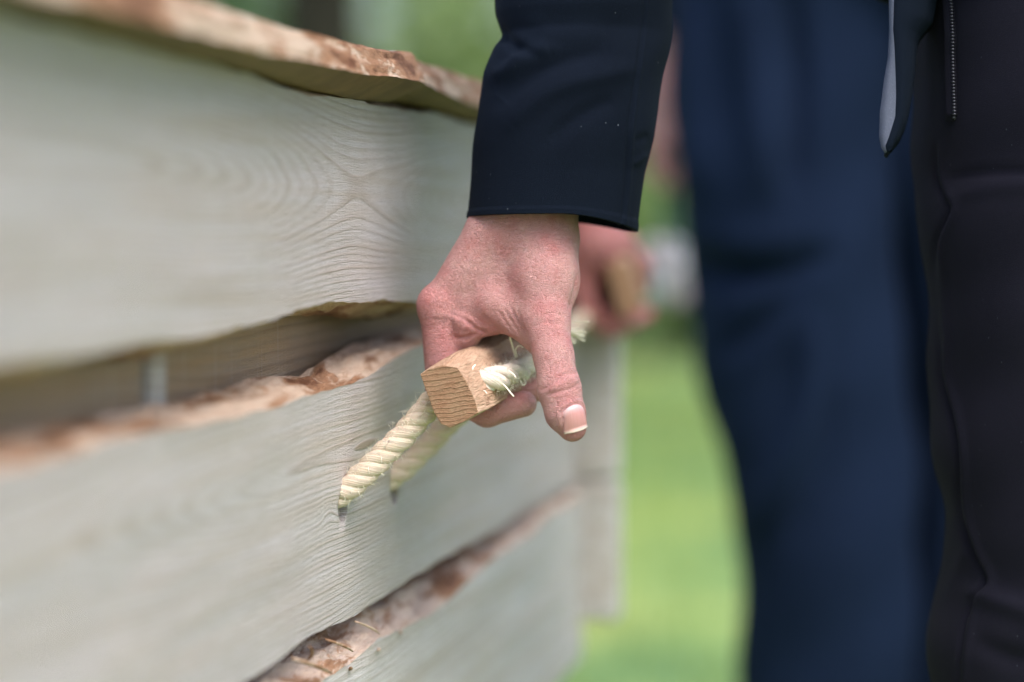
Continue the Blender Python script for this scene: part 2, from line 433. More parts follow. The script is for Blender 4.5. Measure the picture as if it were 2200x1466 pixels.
# grass blades near the strip of lawn that shows
NB = 26000
bx = rng.uniform(-1.6, 3.6, NB); by = rng.uniform(2.6, 13.0, NB)
hgt = rng.uniform(0.03, 0.085, NB); ang = rng.uniform(0, 2 * np.pi, NB); lean = rng.uniform(0.0, 0.05, NB); wd = rng.uniform(0.0025, 0.005, NB)
bz = 0.05 * np.sin(bx * 0.31 + 1) * np.sin(by * 0.23) * np.clip((np.hypot(bx, by - 1.5) - 3) / 6, 0, 1) - 0.004
ca, sa = np.cos(ang), np.sin(ang)
V = np.empty((NB, 5, 3))
for k, (t, w_) in enumerate(((0, -1), (0, 1), (0.55, 0.7), (0.55, -0.7), (1, 0))):
    l_ = lean * t * t
    V[:, k, 0] = bx + ca * w_ * wd - sa * l_; V[:, k, 1] = by + sa * w_ * wd + ca * l_; V[:, k, 2] = bz + hgt * t
b5 = np.arange(NB)[:, None] * 5
Fs = np.concatenate([b5 + np.array([[0, 1, 2, 3]])]).tolist() + (b5 + np.array([[3, 2, 4]])).tolist()
M_GRASS = mat_leaf('grass_blade', ((0.07, 0.15, 0.05), (0.33, 0.40, 0.10)), 0.3)
gr = mesh_obj('grass', V.reshape(-1, 3), Fs, M_GRASS)
tag(gr, 'short green grass blades growing on the lawn', 'grass', kind='stuff')

# trees and shrubs far behind
def leaf_cloud(n, c, r, size, rr, lumps=9):
    cs = np.array(c) + rr.normal(size=(lumps, 3)) * np.array(r) * 0.5
    idx = rr.integers(0, lumps, n)
    d = rr.normal(size=(n, 3)); d /= np.linalg.norm(d, axis=1)[:, None]
    rad = rr.uniform(0.45, 1.05, n)[:, None] ** 0.6
    p = cs[idx] + d * rad * np.array(r) * rr.uniform(0.34, 0.6, lumps)[idx][:, None]
    a = rr.normal(size=(n, 3)); a /= np.linalg.norm(a, axis=1)[:, None]
    b = np.cross(a, rr.normal(size=(n, 3))); b /= np.linalg.norm(b, axis=1)[:, None]
    s = size * rr.uniform(0.6, 1.3, n)[:, None]
    V = np.stack([p - a * s, p + b * s * 0.45, p + a * s, p - b * s * 0.45], 1).reshape(-1, 3)
    return V, np.arange(n * 4).reshape(-1, 4)
M_BARK = mat_plain('dark_bark', (0.022, 0.020, 0.013), 0.9, 12, 0.5, 0.2, 1.0)
M_L1 = mat_leaf('leaf_fresh', ((0.18, 0.27, 0.10), (0.36, 0.45, 0.20)))
M_L2 = mat_leaf('leaf_pale', ((0.30, 0.39, 0.27), (0.50, 0.58, 0.44)))
M_L3 = mat_leaf('leaf_deep', ((0.035, 0.085, 0.03), (0.08, 0.15, 0.05)))
def tree(name, x, y, tr, h, crown_c, crown_r, nleaf, lsize, mat, label, seed, lumps=12):
    rr = np.random.default_rng(seed)
    z0 = ground_z(x, y)
    t = empty(name, (x, y, z0))
    tag(t, label, 'tree', 'trees behind the lawn')
    a = Acc()
    n = 14
    zz = np.linspace(-0.05, h, n)
    pth = np.stack([x + np.cumsum(rr.normal(size=n) * 0.012 * h / 4), y + np.cumsum(rr.normal(size=n) * 0.012 * h / 4), z0 + zz], -1)
    rd = tr * (1 - 0.7 * np.linspace(0, 1, n)); rd[0] *= 1.35
    a.add(*tube(pth, rd, 14))
    for _ in range(7):
        i = rr.integers(5, n - 1); an = rr.uniform(0, 6.28); ln = rr.uniform(0.3, 0.7) * crown_r[0]
        tt = np.linspace(0, 1, 6)
        q = pth[i] + np.stack([np.cos(an) * ln * tt, np.sin(an) * ln * tt, ln * 0.6 * tt + 0.1 * tt * tt], -1)
        a.add(*tube(q, rd[i] * 0.4 * (1 - 0.75 * tt), 8))
    a.obj('trunk', M_BARK, t)
    V, Fq = leaf_cloud(nleaf, (x + crown_c[0], y + crown_c[1], z0 + crown_c[2]), crown_r, lsize, rr, lumps)
    mesh_obj('crown', V, Fq, mat, t, smooth=False)
    return t
def shrub(x, y, r, n, ls, mat, label, seed, z=None):
    rr = np.random.default_rng(seed)
    z0 = ground_z(x, y)
    t = empty('shrub', (x, y, z0)); tag(t, label, 'shrub', 'shrubs behind the lawn')
    a = Acc()
    for _ in range(9):
        an = rr.uniform(0, 6.28); tt = np.linspace(0, 1, 6)
        q = np.array([x, y, z0 - 0.03]) + np.stack([np.cos(an) * r[0] * 0.55 * tt ** 1.3, np.sin(an) * r[1] * 0.55 * tt ** 1.3, r[2] * 1.3 * tt], -1)
        a.add(*tube(q, 0.03 * (1 - 0.8 * tt), 7))
    a.obj('stem', M_BARK, t)
    V, Fq = leaf_cloud(n, (x, y, z0 + r[2]), r, ls, rr, 14)
    V[:, 2] = np.maximum(V[:, 2], z0 + 0.02)
    mesh_obj('foliage', V, Fq, mat, t, smooth=False)
tree('broadleaf_tree', P(700, 0, 10.5)[0], 10.5, 0.23, 7.0, (0.0, 0.0, 5.2), (2.3, 2.3, 1.9), 5000, 0.10, M_L3, 'dark thick trunk rising behind the coffin lid', 3)
tree('broadleaf_tree', P(1020, 0, 19)[0], 19.0, 0.16, 6.0, (0.2, 0, 4.6), (2.0, 2.0, 2.0), 5000, 0.10, M_L1, 'slender bright green tree right of the dark trunk', 4)
tree('broadleaf_tree', P(300, 0, 21)[0], 21.0, 0.2, 7.0, (0.2, 0, 4.8), (2.6, 2.3, 2.4), 5000, 0.11, M_L2, 'pale green tree left of the dark trunk', 5)
tree('broadleaf_tree', P(1900, 0, 24)[0], 24.0, 0.22, 8.0, (0.2, 0, 5.2), (3.0, 2.5, 2.6), 5000, 0.12, M_L1, 'bright green tree far behind the navy trousers', 6)
for i, (px, Y, r, m_, lab) in enumerate((
        (520, 16, (1.3, 1.0, 1.5), M_L2, 'pale grey green shrub left of the dark trunk'),
        (880, 17, (1.2, 1.0, 1.6), M_L2, 'pale green shrub just right of the dark trunk'),
        (1060, 14.5, (0.7, 0.8, 1.2), M_L1, 'bright yellow green shrub beside the near sleeve'),
        (1420, 18, (1.3, 1.0, 1.3), M_L1, 'green shrub behind the bouquet'),
        (1750, 17, (1.6, 1.2, 1.5), M_L3, 'deep green shrub hidden behind the navy trousers'),
        (150, 15, (1.5, 1.2, 1.5), M_L3, 'deep green shrub far left behind the coffin'),
        (2250, 19, (1.8, 1.2, 1.6), M_L2, 'pale green shrub at the far right'))):
    shrub(P(px, 0, Y)[0], Y, r, 5200, 0.085, m_, lab, 40 + i)

# ------------------------------------------------------------------ coffin frame
h1 = P(735, 1072, DF)                                   # near rope hole, on the side of the coffin
vp = RT * (1040 / FPX) + UP * (229 / FPX) + FW
PSI = math.atan2(vp[0], vp[1])
U = np.array([math.sin(PSI), math.cos(PSI), 0.0]); NO = np.array([math.cos(PSI), -math.sin(PSI), 0.0])
def sz(px, py, off=0.0):
    """photo pixel -> (s along, z up) on the coffin's side plane shifted outward by off"""
    d = RT * ((px - 1100) / FPX) + UP * ((733 - py) / FPX) + FW
    q = h1 + NO * off - CAM
    t = (q @ NO) / (d @ NO)
    w = CAM + d * t
    return (w - h1) @ U, w[2]
def cw(s, n, z):
    return h1 + U * s + NO * n + np.array([0, 0, z - h1[2]])
CO_BASE = np.array([h1[0], h1[1], 0.0])
coffin = empty('coffin', CO_BASE, math.pi / 2 - PSI)
tag(coffin, 'pale wooden coffin of waney-edged boards with rope handles, carried at hip height', 'coffin')
def loc(s, n, z):                                       # coffin local coordinates (x along, y inward, z up)
    return np.stack(np.broadcast_arrays(np.asarray(s, float), -np.asarray(n, float), np.asarray(z, float)), -1)

S0 = -1.22
S1 = sz(1240, 800)[0]
SS = np.concatenate([np.linspace(S0, -0.5, 60, endpoint=False), np.linspace(-0.5, S1, 260)])
def edge(pts, off=0.0, smooth=5, noise=0.0008):
    q = sorted(sz(x, y, off) for x, y in pts)
    s = np.array([a for a, b in q]); z = np.array([b for a, b in q])
    # extend flat beyond the visible part with a gentle wave
    s = np.concatenate([[S0 - 0.2, s[0] - 0.35], s, [S1 + 0.3]])
    z = np.concatenate([[z[0] + 0.006, z[0] - 0.004], z, [z[-1]]])
    r = np.interp(SS, s, z)
    k = np.ones(9) / 9
    rp = np.pad(r, 4, mode='edge')
    r = np.convolve(rp, k, 'valid')
    return r + smooth_noise1(len(SS), 16, noise)
def waney_board(name, ztop, zbot, n_out, T, bev_top, bev_bot, m_face, m_edge, seed, rough=0.0010, faceamp=0.0004):
    """board standing on edge; outer face narrower than the inner one, so both waney edges show"""
    rr = np.random.default_rng(seed)
    ns = len(SS)
    bt = bev_top + smooth_noise1(ns, 22, abs(np.mean(bev_top)) * 0.16, rr); bb = bev_bot + smooth_noise1(ns, 22, abs(np.mean(bev_bot)) * 0.16, rr)
    prof = []                                            # list of (n, z) columns, mat
    m_i = []
    KE = 9
    for k in range(KE):                                  # top waney edge from inside to outside
        t = k / (KE - 1)
        n = n_out - T * (1 - t)
        bul = math.sin(math.pi * t) * 0.22
        z = ztop + bt * ((1 - t) ** 1.15) + bul * bt * 0.35
        nz = smooth_noise1(ns, 7, rough, rr) * (0.3 + math.sin(math.pi * min(1, t + 0.05)))
        prof.append((np.full(ns, n) + nz * 0.6, z + nz)); m_i.append(1)
    KF = 14
    for k in range(1, KF):                               # sawn face
        t = k / KF
        nz = smooth_noise1(ns, 25, faceamp, rr)
        prof.append((np.full(ns, n_out) + nz, ztop + (zbot - ztop) * t)); m_i.append(0)
    for k in range(KE):
        t = k / (KE - 1)
        n = n_out - T * t
        z = zbot - bb * (t ** 1.15)
        nz = smooth_noise1(ns, 7, rough, rr) * (0.3 + math.sin(math.pi * t))
        prof.append((np.full(ns, n) + nz * 0.6, z + nz)); m_i.append(1)
    npf = len(prof)
    V = np.empty((ns, npf, 3))
    for j, (n, z) in enumerate(prof): V[:, j] = loc(SS, n, z)
    F_ = grid_faces(ns, npf, True)
    mi = []
    for i in range(ns - 1):
        for j in range(npf):
            j2 = (j + 1) % npf
            mi.append(0 if (KE - 1 <= j < KE + KF - 1) or j == npf - 1 else 1)
    F_ = F_.tolist()
    F_.append(list(range(npf))); F_.append(list(range((ns - 1) * npf, ns * npf))[::-1]); mi += [0, 0]
    o = mesh_obj(name, V.reshape(-1, 3), F_, [m_face, m_edge], coffin, True, mi, world_in=False)
    fix_normals(o)
    # keep the arris between face and edge crisp
    me = o.data
    sh = np.zeros(len(me.edges), dtype=bool)
    ev = np.zeros(len(me.edges) * 2, dtype=np.int32); me.edges.foreach_get('vertices', ev); ev = ev.reshape(-1, 2)
    jj = ev % npf
    for jc in (0, KE - 1, KE + KF - 1, npf - 1): sh |= (jj[:, 0] == jc) & (jj[:, 1] == jc)
    att = me.attributes.new('sharp_edge', 'BOOLEAN', 'EDGE'); att.data.foreach_set('value', sh)
    return o

zmid = sz(735, 420)[1]
M_UP = mat_sawn('sawn_wood_cathedral', sz(735, 395)[1], 0.040, 0.026, 0.17, 0.004, 400, seed=0.0)
M_MID = mat_sawn('sawn_wood_straight', sz(735, 1000)[1] + 0.008, -0.40, 0.020, 0.22, 0.004, 400, seed=4.0, knots=((-0.022, h1[2] - 0.004, 0.006),))
M_LOW = mat_sawn('sawn_wood_lower', h1[2] - 0.22, 0.1, 0.03, 0.5, 0.05, 330, seed=9.0, pale=(0.82, 0.78, 0.78))
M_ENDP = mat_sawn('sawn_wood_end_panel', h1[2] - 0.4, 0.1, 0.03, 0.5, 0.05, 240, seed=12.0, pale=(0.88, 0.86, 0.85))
M_LID = mat_sawn('sawn_wood_lid', h1[2] + 0.05, 0.1, 0.03, 0.5, 0.05, 240, seed=14.0)
M_LINER = mat_sawn('sawn_wood_liner', h1[2] - 0.02, 0.0, 0.03, 0.3, 0.03, 220, seed=17.0, pale=(0.60, 0.39, 0.21), late=(0.28, 0.15, 0.07))
M_W1 = mat_waney('waney_edge_pink', base=(0.64, 0.45, 0.33), seed=1.0, rust=0.535)
M_W5 = mat_waney('waney_edge_lower', base=(0.58, 0.45, 0.39), seed=3.0, rust=0.555)
M_W2 = mat_waney('waney_edge_rust', base=(0.60, 0.44, 0.32), seed=6.0, rust=0.495)
M_LID_SHADE = mat_plain('lid_shade_brown', (0.16, 0.105, 0.045), 0.7, 30, 0.35)  # darker brown stands in for the shade under the lid's overhang
M_W3 = mat_waney('waney_edge_brown', base=(0.60, 0.42, 0.24), seed=9.0, rust=0.56)

up_top = edge([(0, 12), (200, 74), (400, 130), (600, 185), (750, 222), (900, 240), (1010, 262), (1240, 312)])
up_bot = edge([(0, 783), (150, 764), (300, 738), (420, 728), (480, 705), (550, 685), (650, 658), (750, 646), (820, 648), (890, 656), (950, 648), (1100, 610), (1240, 585)])
waney_board('board', up_top, up_bot, 0.0, 0.026, 0.006, 0.0085, M_UP, M_W3, 21)
mid_top = edge([(0, 1010), (125, 978), (300, 934), (450, 904), (600, 878), (700, 849), (800, 803), (875, 757), (905, 742), (1000, 725), (1100, 705), (1240, 668)])
mid_bot = edge([(0, 1760), (300, 1600), (540, 1453), (650, 1378), (750, 1326), (850, 1263), (950, 1203), (1100, 1113), (1220, 1048), (1240, 1040)])
mid = waney_board('board', mid_top, mid_bot, 0.0, 0.026, 0.0055, 0.005, M_MID, M_W1, 22)
low_top = edge([(300, 1740), (560, 1545), (690, 1466), (740, 1432), (850, 1360), (950, 1298), (1050, 1212), (1140, 1140), (1240, 1066)], 0.004, noise=0.0012)
low_bot = edge([(900, 1800), (1190, 1478), (1240, 1424)], 0.004)
waney_board('board', low_top, low_bot, 0.004, 0.030, 0.010, 0.004, M_LOW, M_W5, 23, rough=0.0016)

ZB = float(low_bot.mean()); ZT = float(up_top.max())
CWID = 0.56
# liner boards behind the gaps
def boxv(s0, s1, n0, n1, z0, z1, ch=0.002):
    V = np.array([[s, n, z] for s in (s0, s1) for n in (n0, n1) for z in (z0, z1)])
    V = loc(V[:, 0], V[:, 1], V[:, 2])
    Fb = [[0, 1, 3, 2], [4, 6, 7, 5], [0, 4, 5, 1], [2, 3, 7, 6], [0, 2, 6, 4], [1, 5, 7, 3]]
    return V, Fb
def boxpart(name, s0, s1, n0, n1, z0, z1, mat, bevel=0.003, parent=coffin):
    V, Fb = boxv(s0, s1, n0, n1, z0, z1)
    o = mesh_obj(name, V, Fb, mat, parent, False, world_in=False)
    fix_normals(o)
    if bevel:
        md = o.modifiers.new('bevel', 'BEVEL'); md.width = bevel; md.segments = 2
    return o
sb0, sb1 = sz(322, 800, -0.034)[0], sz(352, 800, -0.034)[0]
zg = sz(400, 790)[1]
boxpart('liner_board', S0 + 0.02, sb0 - 0.002, -0.060, -0.036, zg - 0.08, zg + 0.08, M_LINER)
boxpart('liner_board', sb1 + 0.002, S1 - 0.002, -0.060, -0.036, zg - 0.08, zg + 0.08, M_LINER)
boxpart('light_gap_strip', sb0, sb1, -0.056, -0.032, ZB + 0.02, ZT - 0.006, M_ENDP)  # pale strip added to imitate a streak of light through the gap
boxpart('liner_board', S0 + 0.02, S1 - 0.002, -0.060, -0.036, ZB + 0.01, zg - 0.085, M_LINER)
# bottom, far side, end panels
boxpart('floor_board', S0 + 0.005, S1 - 0.002, -CWID + 0.03, -0.034, ZB - 0.004, ZB + 0.018, M_LOW)
for k, (za, zb) in enumerate(((ZB, ZB + 0.12), (ZB + 0.125, ZB + 0.25), (ZB + 0.255, ZT))):
    boxpart('board', S0, S1 - 0.002, -CWID, -CWID + 0.028, za, zb, (M_LOW, M_MID, M_UP)[k], 0.004)
def zat(py, Z):
    return P(1290, py, Z)[2]
ZE = (P(1240, 800, 1.0)[0], )
wend = cw(S1, 0, h1[2]); ZEND = (wend - CAM) @ FW
n_end = (1327 - 1240) / FPX * ZEND / math.cos(PSI)
for k, (ya, yb) in enumerate(((1034, 1340), (668, 1030), (330, 662))):
    za, zb = zat(yb, ZEND) , zat(ya, ZEND)
    za, zb = min(za, zb), max(za, zb)
    boxpart('end_board', S1 + 0.001, S1 + 0.027, -CWID - n_end, n_end * (1.0, 0.985, 0.5)[k], za, zb, M_ENDP, 0.005)
    boxpart('end_board', S0 - 0.027, S0 - 0.001, -CWID - n_end, n_end, za, zb, M_ENDP, 0.005)

# lid: a near plank and a far plank, each with an undercut waney edge overhanging the side, shade painted on its underside
def lid_plank(name, s0, s1, top_pts, mid_pts, bot_pts, n_top, n_mid, n_bot, seed, m_edge):
    rr = np.random.default_rng(seed)
    s = np.linspace(s0, s1, max(40, int((s1 - s0) / 0.004)))
    ns = len(s)
    def ed(pts, off):
        q = sorted(sz(x, y, off) for x, y in pts)
        a = np.array([t[0] for t in q]); z = np.array([t[1] for t in q])
        return np.interp(s, a, z)
    zt, zm, zb = ed(top_pts, n_top), ed(mid_pts, n_mid), ed(bot_pts, n_bot)
    ro = np.clip((s1 - s) / 0.012, 0, 1); ro = np.sqrt(1 - (1 - ro) ** 2)          # rounded far end
    cols = [(np.full(ns, -CWID - n_top), zt)]
    K = 8
    cols.append((np.full(ns, n_top - 0.03), zt + 0.0))
    for k in range(K):
        t = k / (K - 1)
        nz = smooth_noise1(ns, 14, 0.00035, rr)
        cols.append((n_top + (n_mid - n_top) * t ** 0.8 + nz, zt + (zm - zt) * t + nz))
    for k in range(1, K):
        t = k / (K - 1)
        nz = smooth_noise1(ns, 30, 0.0004, rr)
        cols.append((n_mid + (n_bot - n_mid) * t ** 1.25 + nz, zm + (zb - zm) * t + nz))
    cols.append((np.full(ns, n_bot - 0.04), zb))
    cols.append((np.full(ns, -CWID - n_bot), zb))
    npf = len(cols)
    V = np.empty((ns, npf, 3))
    zc = (zt + zb) / 2
    for j, (n, z) in enumerate(cols):
        nn = np.where(np.asarray(n) > -0.05, n - (1 - ro) * 0.012, n)
        V[:, j] = loc(s, nn, zc + (z - zc) * (0.55 + 0.45 * ro))
    F_ = grid_faces(ns, npf, True).tolist()
    mi = []
    for i in range(ns - 1):
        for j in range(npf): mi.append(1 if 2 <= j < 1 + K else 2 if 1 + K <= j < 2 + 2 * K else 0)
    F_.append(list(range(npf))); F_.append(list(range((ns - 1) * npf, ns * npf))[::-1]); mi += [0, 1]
    o = mesh_obj(name, V.reshape(-1, 3), F_, [M_LID, m_edge, M_LID_SHADE], coffin, True, mi, world_in=False)
    fix_normals(o)
    md = o.modifiers.new('split', 'EDGE_SPLIT'); md.split_angle = math.radians(40)
    return o
sA = sz(908, 150, 0.016)[0]
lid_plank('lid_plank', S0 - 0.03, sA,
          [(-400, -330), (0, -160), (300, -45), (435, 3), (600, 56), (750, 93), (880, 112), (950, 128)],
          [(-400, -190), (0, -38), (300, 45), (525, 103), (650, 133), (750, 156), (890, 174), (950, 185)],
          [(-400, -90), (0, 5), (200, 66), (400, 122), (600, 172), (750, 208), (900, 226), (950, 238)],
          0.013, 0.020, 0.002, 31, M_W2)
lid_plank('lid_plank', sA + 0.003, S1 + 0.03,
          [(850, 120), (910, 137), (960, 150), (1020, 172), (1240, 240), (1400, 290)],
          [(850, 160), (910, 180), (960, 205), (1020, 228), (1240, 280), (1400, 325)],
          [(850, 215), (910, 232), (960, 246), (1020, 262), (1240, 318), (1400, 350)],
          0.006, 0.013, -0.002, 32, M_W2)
# bark slivers hanging on the lower board's waney edge
a = Acc()
for (x0, y0, x1, y1, w) in ((628, 1415, 712, 1446, 5), (660, 1418, 664, 1388, 4), (700, 1374, 758, 1400, 3.5), (762, 1335, 815, 1362, 3), (738, 1440, 752, 1434, 4), (800, 1392, 812, 1398, 4), (850, 1352, 858, 1362, 3)):
    n0, n1_ = 0.0, 0.006
    sa_, za_ = sz(x0, y0, n0); sb_, zb_ = sz(x1, y1, n1_)
    t = np.linspace(0, 1, 8)
    pth = loc(sa_ + (sb_ - sa_) * t, n0 + (n1_ - n0) * t + 0.002 * np.sin(math.pi * t), za_ + (zb_ - za_) * t)
    a.add(*tube(pth, w * KN * (0.35 + 0.65 * np.sin(math.pi * np.clip(t * 0.8 + 0.15, 0, 1))), 6))
o = a.obj('bark_slivers', M_W1, coffin, True, world_in=False); o['kind'] = 'stuff'

# ------------------------------------------------------------------ rope handles
def rope_strands(path, R, pitch, name, mat, parent, strands=3, fray=0.0, rr=rng, ns=14):
    """right-hand laid rope along a world-space path"""
    path = np.asarray(path, float)
    seg = np.linalg.norm(np.diff(path, axis=0), axis=1); L_ = np.concatenate([[0], np.cumsum(seg)])
    n = int(L_[-1] / 0.0011) + 2
    s = np.linspace(0, L_[-1], n)
    c = np.stack([np.interp(s, L_, path[:, k]) for k in range(3)], -1)
    ker = np.ones(9) / 9
    for _ in range(2):
        c = np.stack([np.convolve(np.pad(c[:, k], 4, mode='edge'), ker, 'valid') for k in range(3)], -1)
    t = np.gradient(c, axis=0); t /= np.linalg.norm(t, axis=1)[:, None]
    u = np.cross(t[0], [0, 0, 1.0]); u /= np.linalg.norm(u)
    us = []
    for i in range(n):
        u = u - (u @ t[i]) * t[i]; u /= np.linalg.norm(u); us.append(u)
    us = np.array(us); ws = np.cross(t, us)
    hr = R * 0.49; sr = R * 0.545
    a = Acc(); uvs = []
    for k in range(strands):
        ph = 2 * np.pi * (s / pitch + k / strands)
        rad_h = hr * (1 + fray * smooth_noise1(n, 12, 0.3, rr))
        ctr = c + rad_h[:, None] * (np.cos(ph)[:, None] * us + np.sin(ph)[:, None] * ws)
        rd = sr * (1 + 0.05 * smooth_noise1(n, 20, 1.0, rr) * (1 + 3 * fray))
        # flatten strand sections so they bed together
        tt = np.gradient(ctr, axis=0); tt /= np.linalg.norm(tt, axis=1)[:, None]
        rad_dir = ctr - c; rad_dir /= np.linalg.norm(rad_dir, axis=1)[:, None] + 1e-9
        bi = np.cross(tt, rad_dir)
        an = np.arange(ns) / ns * 2 * np.pi
        yarn = 1 + 0.03 * np.cos(an[None, :] * 5 + s[:, None] / pitch * 2 * np.pi * -4.0)
        Vv = ctr[:, None, :] + rd[:, None, None] * yarn[:, :, None] * (np.cos(an)[None, :, None] * rad_dir[:, None, :] * 0.94 + np.sin(an)[None, :, None] * bi[:, None, :] * 1.06)
        a.add(Vv.reshape(-1, 3), grid_faces(n, ns, True).tolist() + [list(range(ns))[::-1], list(range((n - 1) * ns, n * ns))])
        uvs.append(np.stack([np.repeat(s + k * 0.7, ns), np.tile(np.arange(ns) / ns * 3, n)], -1))
    o = a.obj(name, mat, parent, True, uv=np.concatenate(uvs))
    fix_normals(o)
    return o, c, t, us, ws
def fuzz(c, t, us, ws, R, n, ln, rr, wide=0.00014):
    """short loose fibres standing off a rope"""
    V = []; Fq = []; b = 0
    for _ in range(n):
        i = rr.integers(2, len(c) - 2); an = rr.uniform(0, 6.28)
        r_ = np.cos(an) * us[i] + np.sin(an) * ws[i]
        tg = t[i] * rr.normal() * 1.0 + np.cross(t[i], r_) * rr.normal() * 1.0
        l = ln * rr.uniform(0.3, 1.3)
        p0 = c[i] + r_ * R * 0.92
        pts = [p0 + (r_ * 0.55 + tg * 0.6) * l * q + r_ * 0 * q + tg * l * 0.5 * q * q * rr.uniform(-1, 1) for q in (0, 0.35, 0.7, 1.0)]
        side = np.cross(r_, tg); side /= np.linalg.norm(side) + 1e-9
        w = wide * rr.uniform(0.6, 1.3)
        for q, p in enumerate(pts):
            V += [p - side * w * (1 - q / 4.5), p + side * w * (1 - q / 4.5), p + np.cross(side, r_) * w]
        for q in range(3):
            for e in range(3):
                e2 = (e + 1) % 3
                Fq.append([b + q * 3 + e, b + q * 3 + e2, b + q * 3 + 3 + e2, b + q * 3 + 3 + e])
        b += 12
    return np.array(V), Fq
def coffin_local(w):
    w = np.asarray(w, float) - h1
    return np.stack([w @ U, -(w @ NO), w[..., 2] + h1[2]], -1)
def part_world(o):
    """mesh given in world space under the rotated coffin: move its vertices into coffin space"""
    n = len(o.data.vertices); v = np.zeros(n * 3); o.data.vertices.foreach_get('co', v); v = v.reshape(-1, 3)
    o.data.vertices.foreach_set('co', coffin_local(v).ravel()); o.data.update()

# toggle: hewn wooden grip, sections along its axis in photo pixels at the focus plane
TA = np.array([0.33, -0.18, -1.0])
def toggle_mesh(L, E0, sec, length, seed, name, parent, axis=None):
    rr = np.random.default_rng(seed)
    a = np.array(TA if axis is None else axis)
    sec = np.array(sec, float); c = sec.mean(0)
    rings = [(-2, 0.985), (2, 1.0), (60, 1.035), (150, 1.05), (280, 1.06), (420, 1.05), (length - 60, 1.03), (length - 4, 0.97), (length, 0.93)]
    V = []; npv = len(sec)
    for i, (q, sc) in enumerate(rings):
        j = rr.normal(size=(npv, 2)) * (1.2 if 1 < i < 7 else 0.4)
        p = c + (sec - c) * sc + j
        V.append(np.concatenate([p + a[:2] * q + (np.array(E0[:2]) - 0), np.full((npv, 1), E0[2]) + a[2] * q], 1))
    V = np.concatenate(V)
    Fq = grid_faces(len(rings), npv, True).tolist()
    mi = [0] * len(Fq)
    Fq.append(list(range(npv))); Fq.append(list(range((len(rings) - 1) * npv, len(rings) * npv))[::-1]); mi += [1, 1]
    lo = sec.min(0); hi = sec.max(0)
    uv = np.tile((sec - lo) / (hi - lo), (len(rings), 1))
    o = mesh_obj(name, L(V), Fq, [M_TOG, M_END], None, False, mi, uv=uv)
    fix_normals(o)
    part_world(o); o.parent = parent
    md = o.modifiers.new('bevel', 'BEVEL'); md.width = 0.0011; md.segments = 2; md.limit_method = 'ANGLE'; md.angle_limit = math.radians(18)
    return o
SEC = [(904, 803), (922, 792), (952, 783), (985, 789), (1004, 818), (1022, 858), (1031, 886), (1000, 905), (968, 919), (949, 910), (934, 885), (918, 842)]
tog = toggle_mesh(LN, (0, 0, 40), SEC, 640, 5, 'toggle_handle', coffin)
tog['label'] = 'hewn wooden toggle grip held in the near hand'

def tpt(x, y, q):            # a point that is (x, y) on the near end and q pixels back along the toggle
    return LN((x + TA[0] * q, y + TA[1] * q, 40 + TA[2] * q))
def rp(px, py, d): return LN((px, py, d))
RR = 29 * KN                 # rope radius
hA = cw(0.0, 0.0, h1[2])
s2, z2 = sz(846, 1036)
hB = cw(s2, 0.0, z2)
def bez(pts, n=80):
    """smooth curve through points (Catmull-Rom)"""
    pts = np.asarray(pts, float); out = []
    for i in range(len(pts) - 1):
        p0 = pts[max(i - 1, 0)]; p1 = pts[i]; p2 = pts[i + 1]; p3 = pts[min(i + 2, len(pts) - 1)]
        for t in np.linspace(0, 1, n, endpoint=False):
            out.append(0.5 * ((2 * p1) + (-p0 + p2) * t + (2 * p0 - 5 * p1 + 4 * p2 - p3) * t * t + (-p0 + 3 * p1 - 3 * p2 + p3) * t ** 3))
    out.append(pts[-1]); return np.array(out)
inA = hA - NO * 0.03 - U * 0.004 + np.array([0, 0, -0.006])
pA = bez([inA, hA - NO * 0.004, hA + (tpt(925, 858, 95) - hA) * 0.5, tpt(918, 862, 92), tpt(968, 845, 92)], 40)
ropeA, cA, tA, uA, wA = rope_strands(pA, RR, 0.0245, 'rope', M_ROPE, None)
QF = 545
inB = hB - NO * 0.03 + U * 0.004 + np.array([0, 0, -0.006])
pB = bez([inB, hB - NO * 0.004, hB + (tpt(930, 858, QF) - hB) * 0.5, tpt(922, 862, QF), tpt(968, 845, QF)], 40)
ropeB, cB, tB, uB, wB = rope_strands(pB, RR, 0.0245, 'rope', M_ROPE, None)
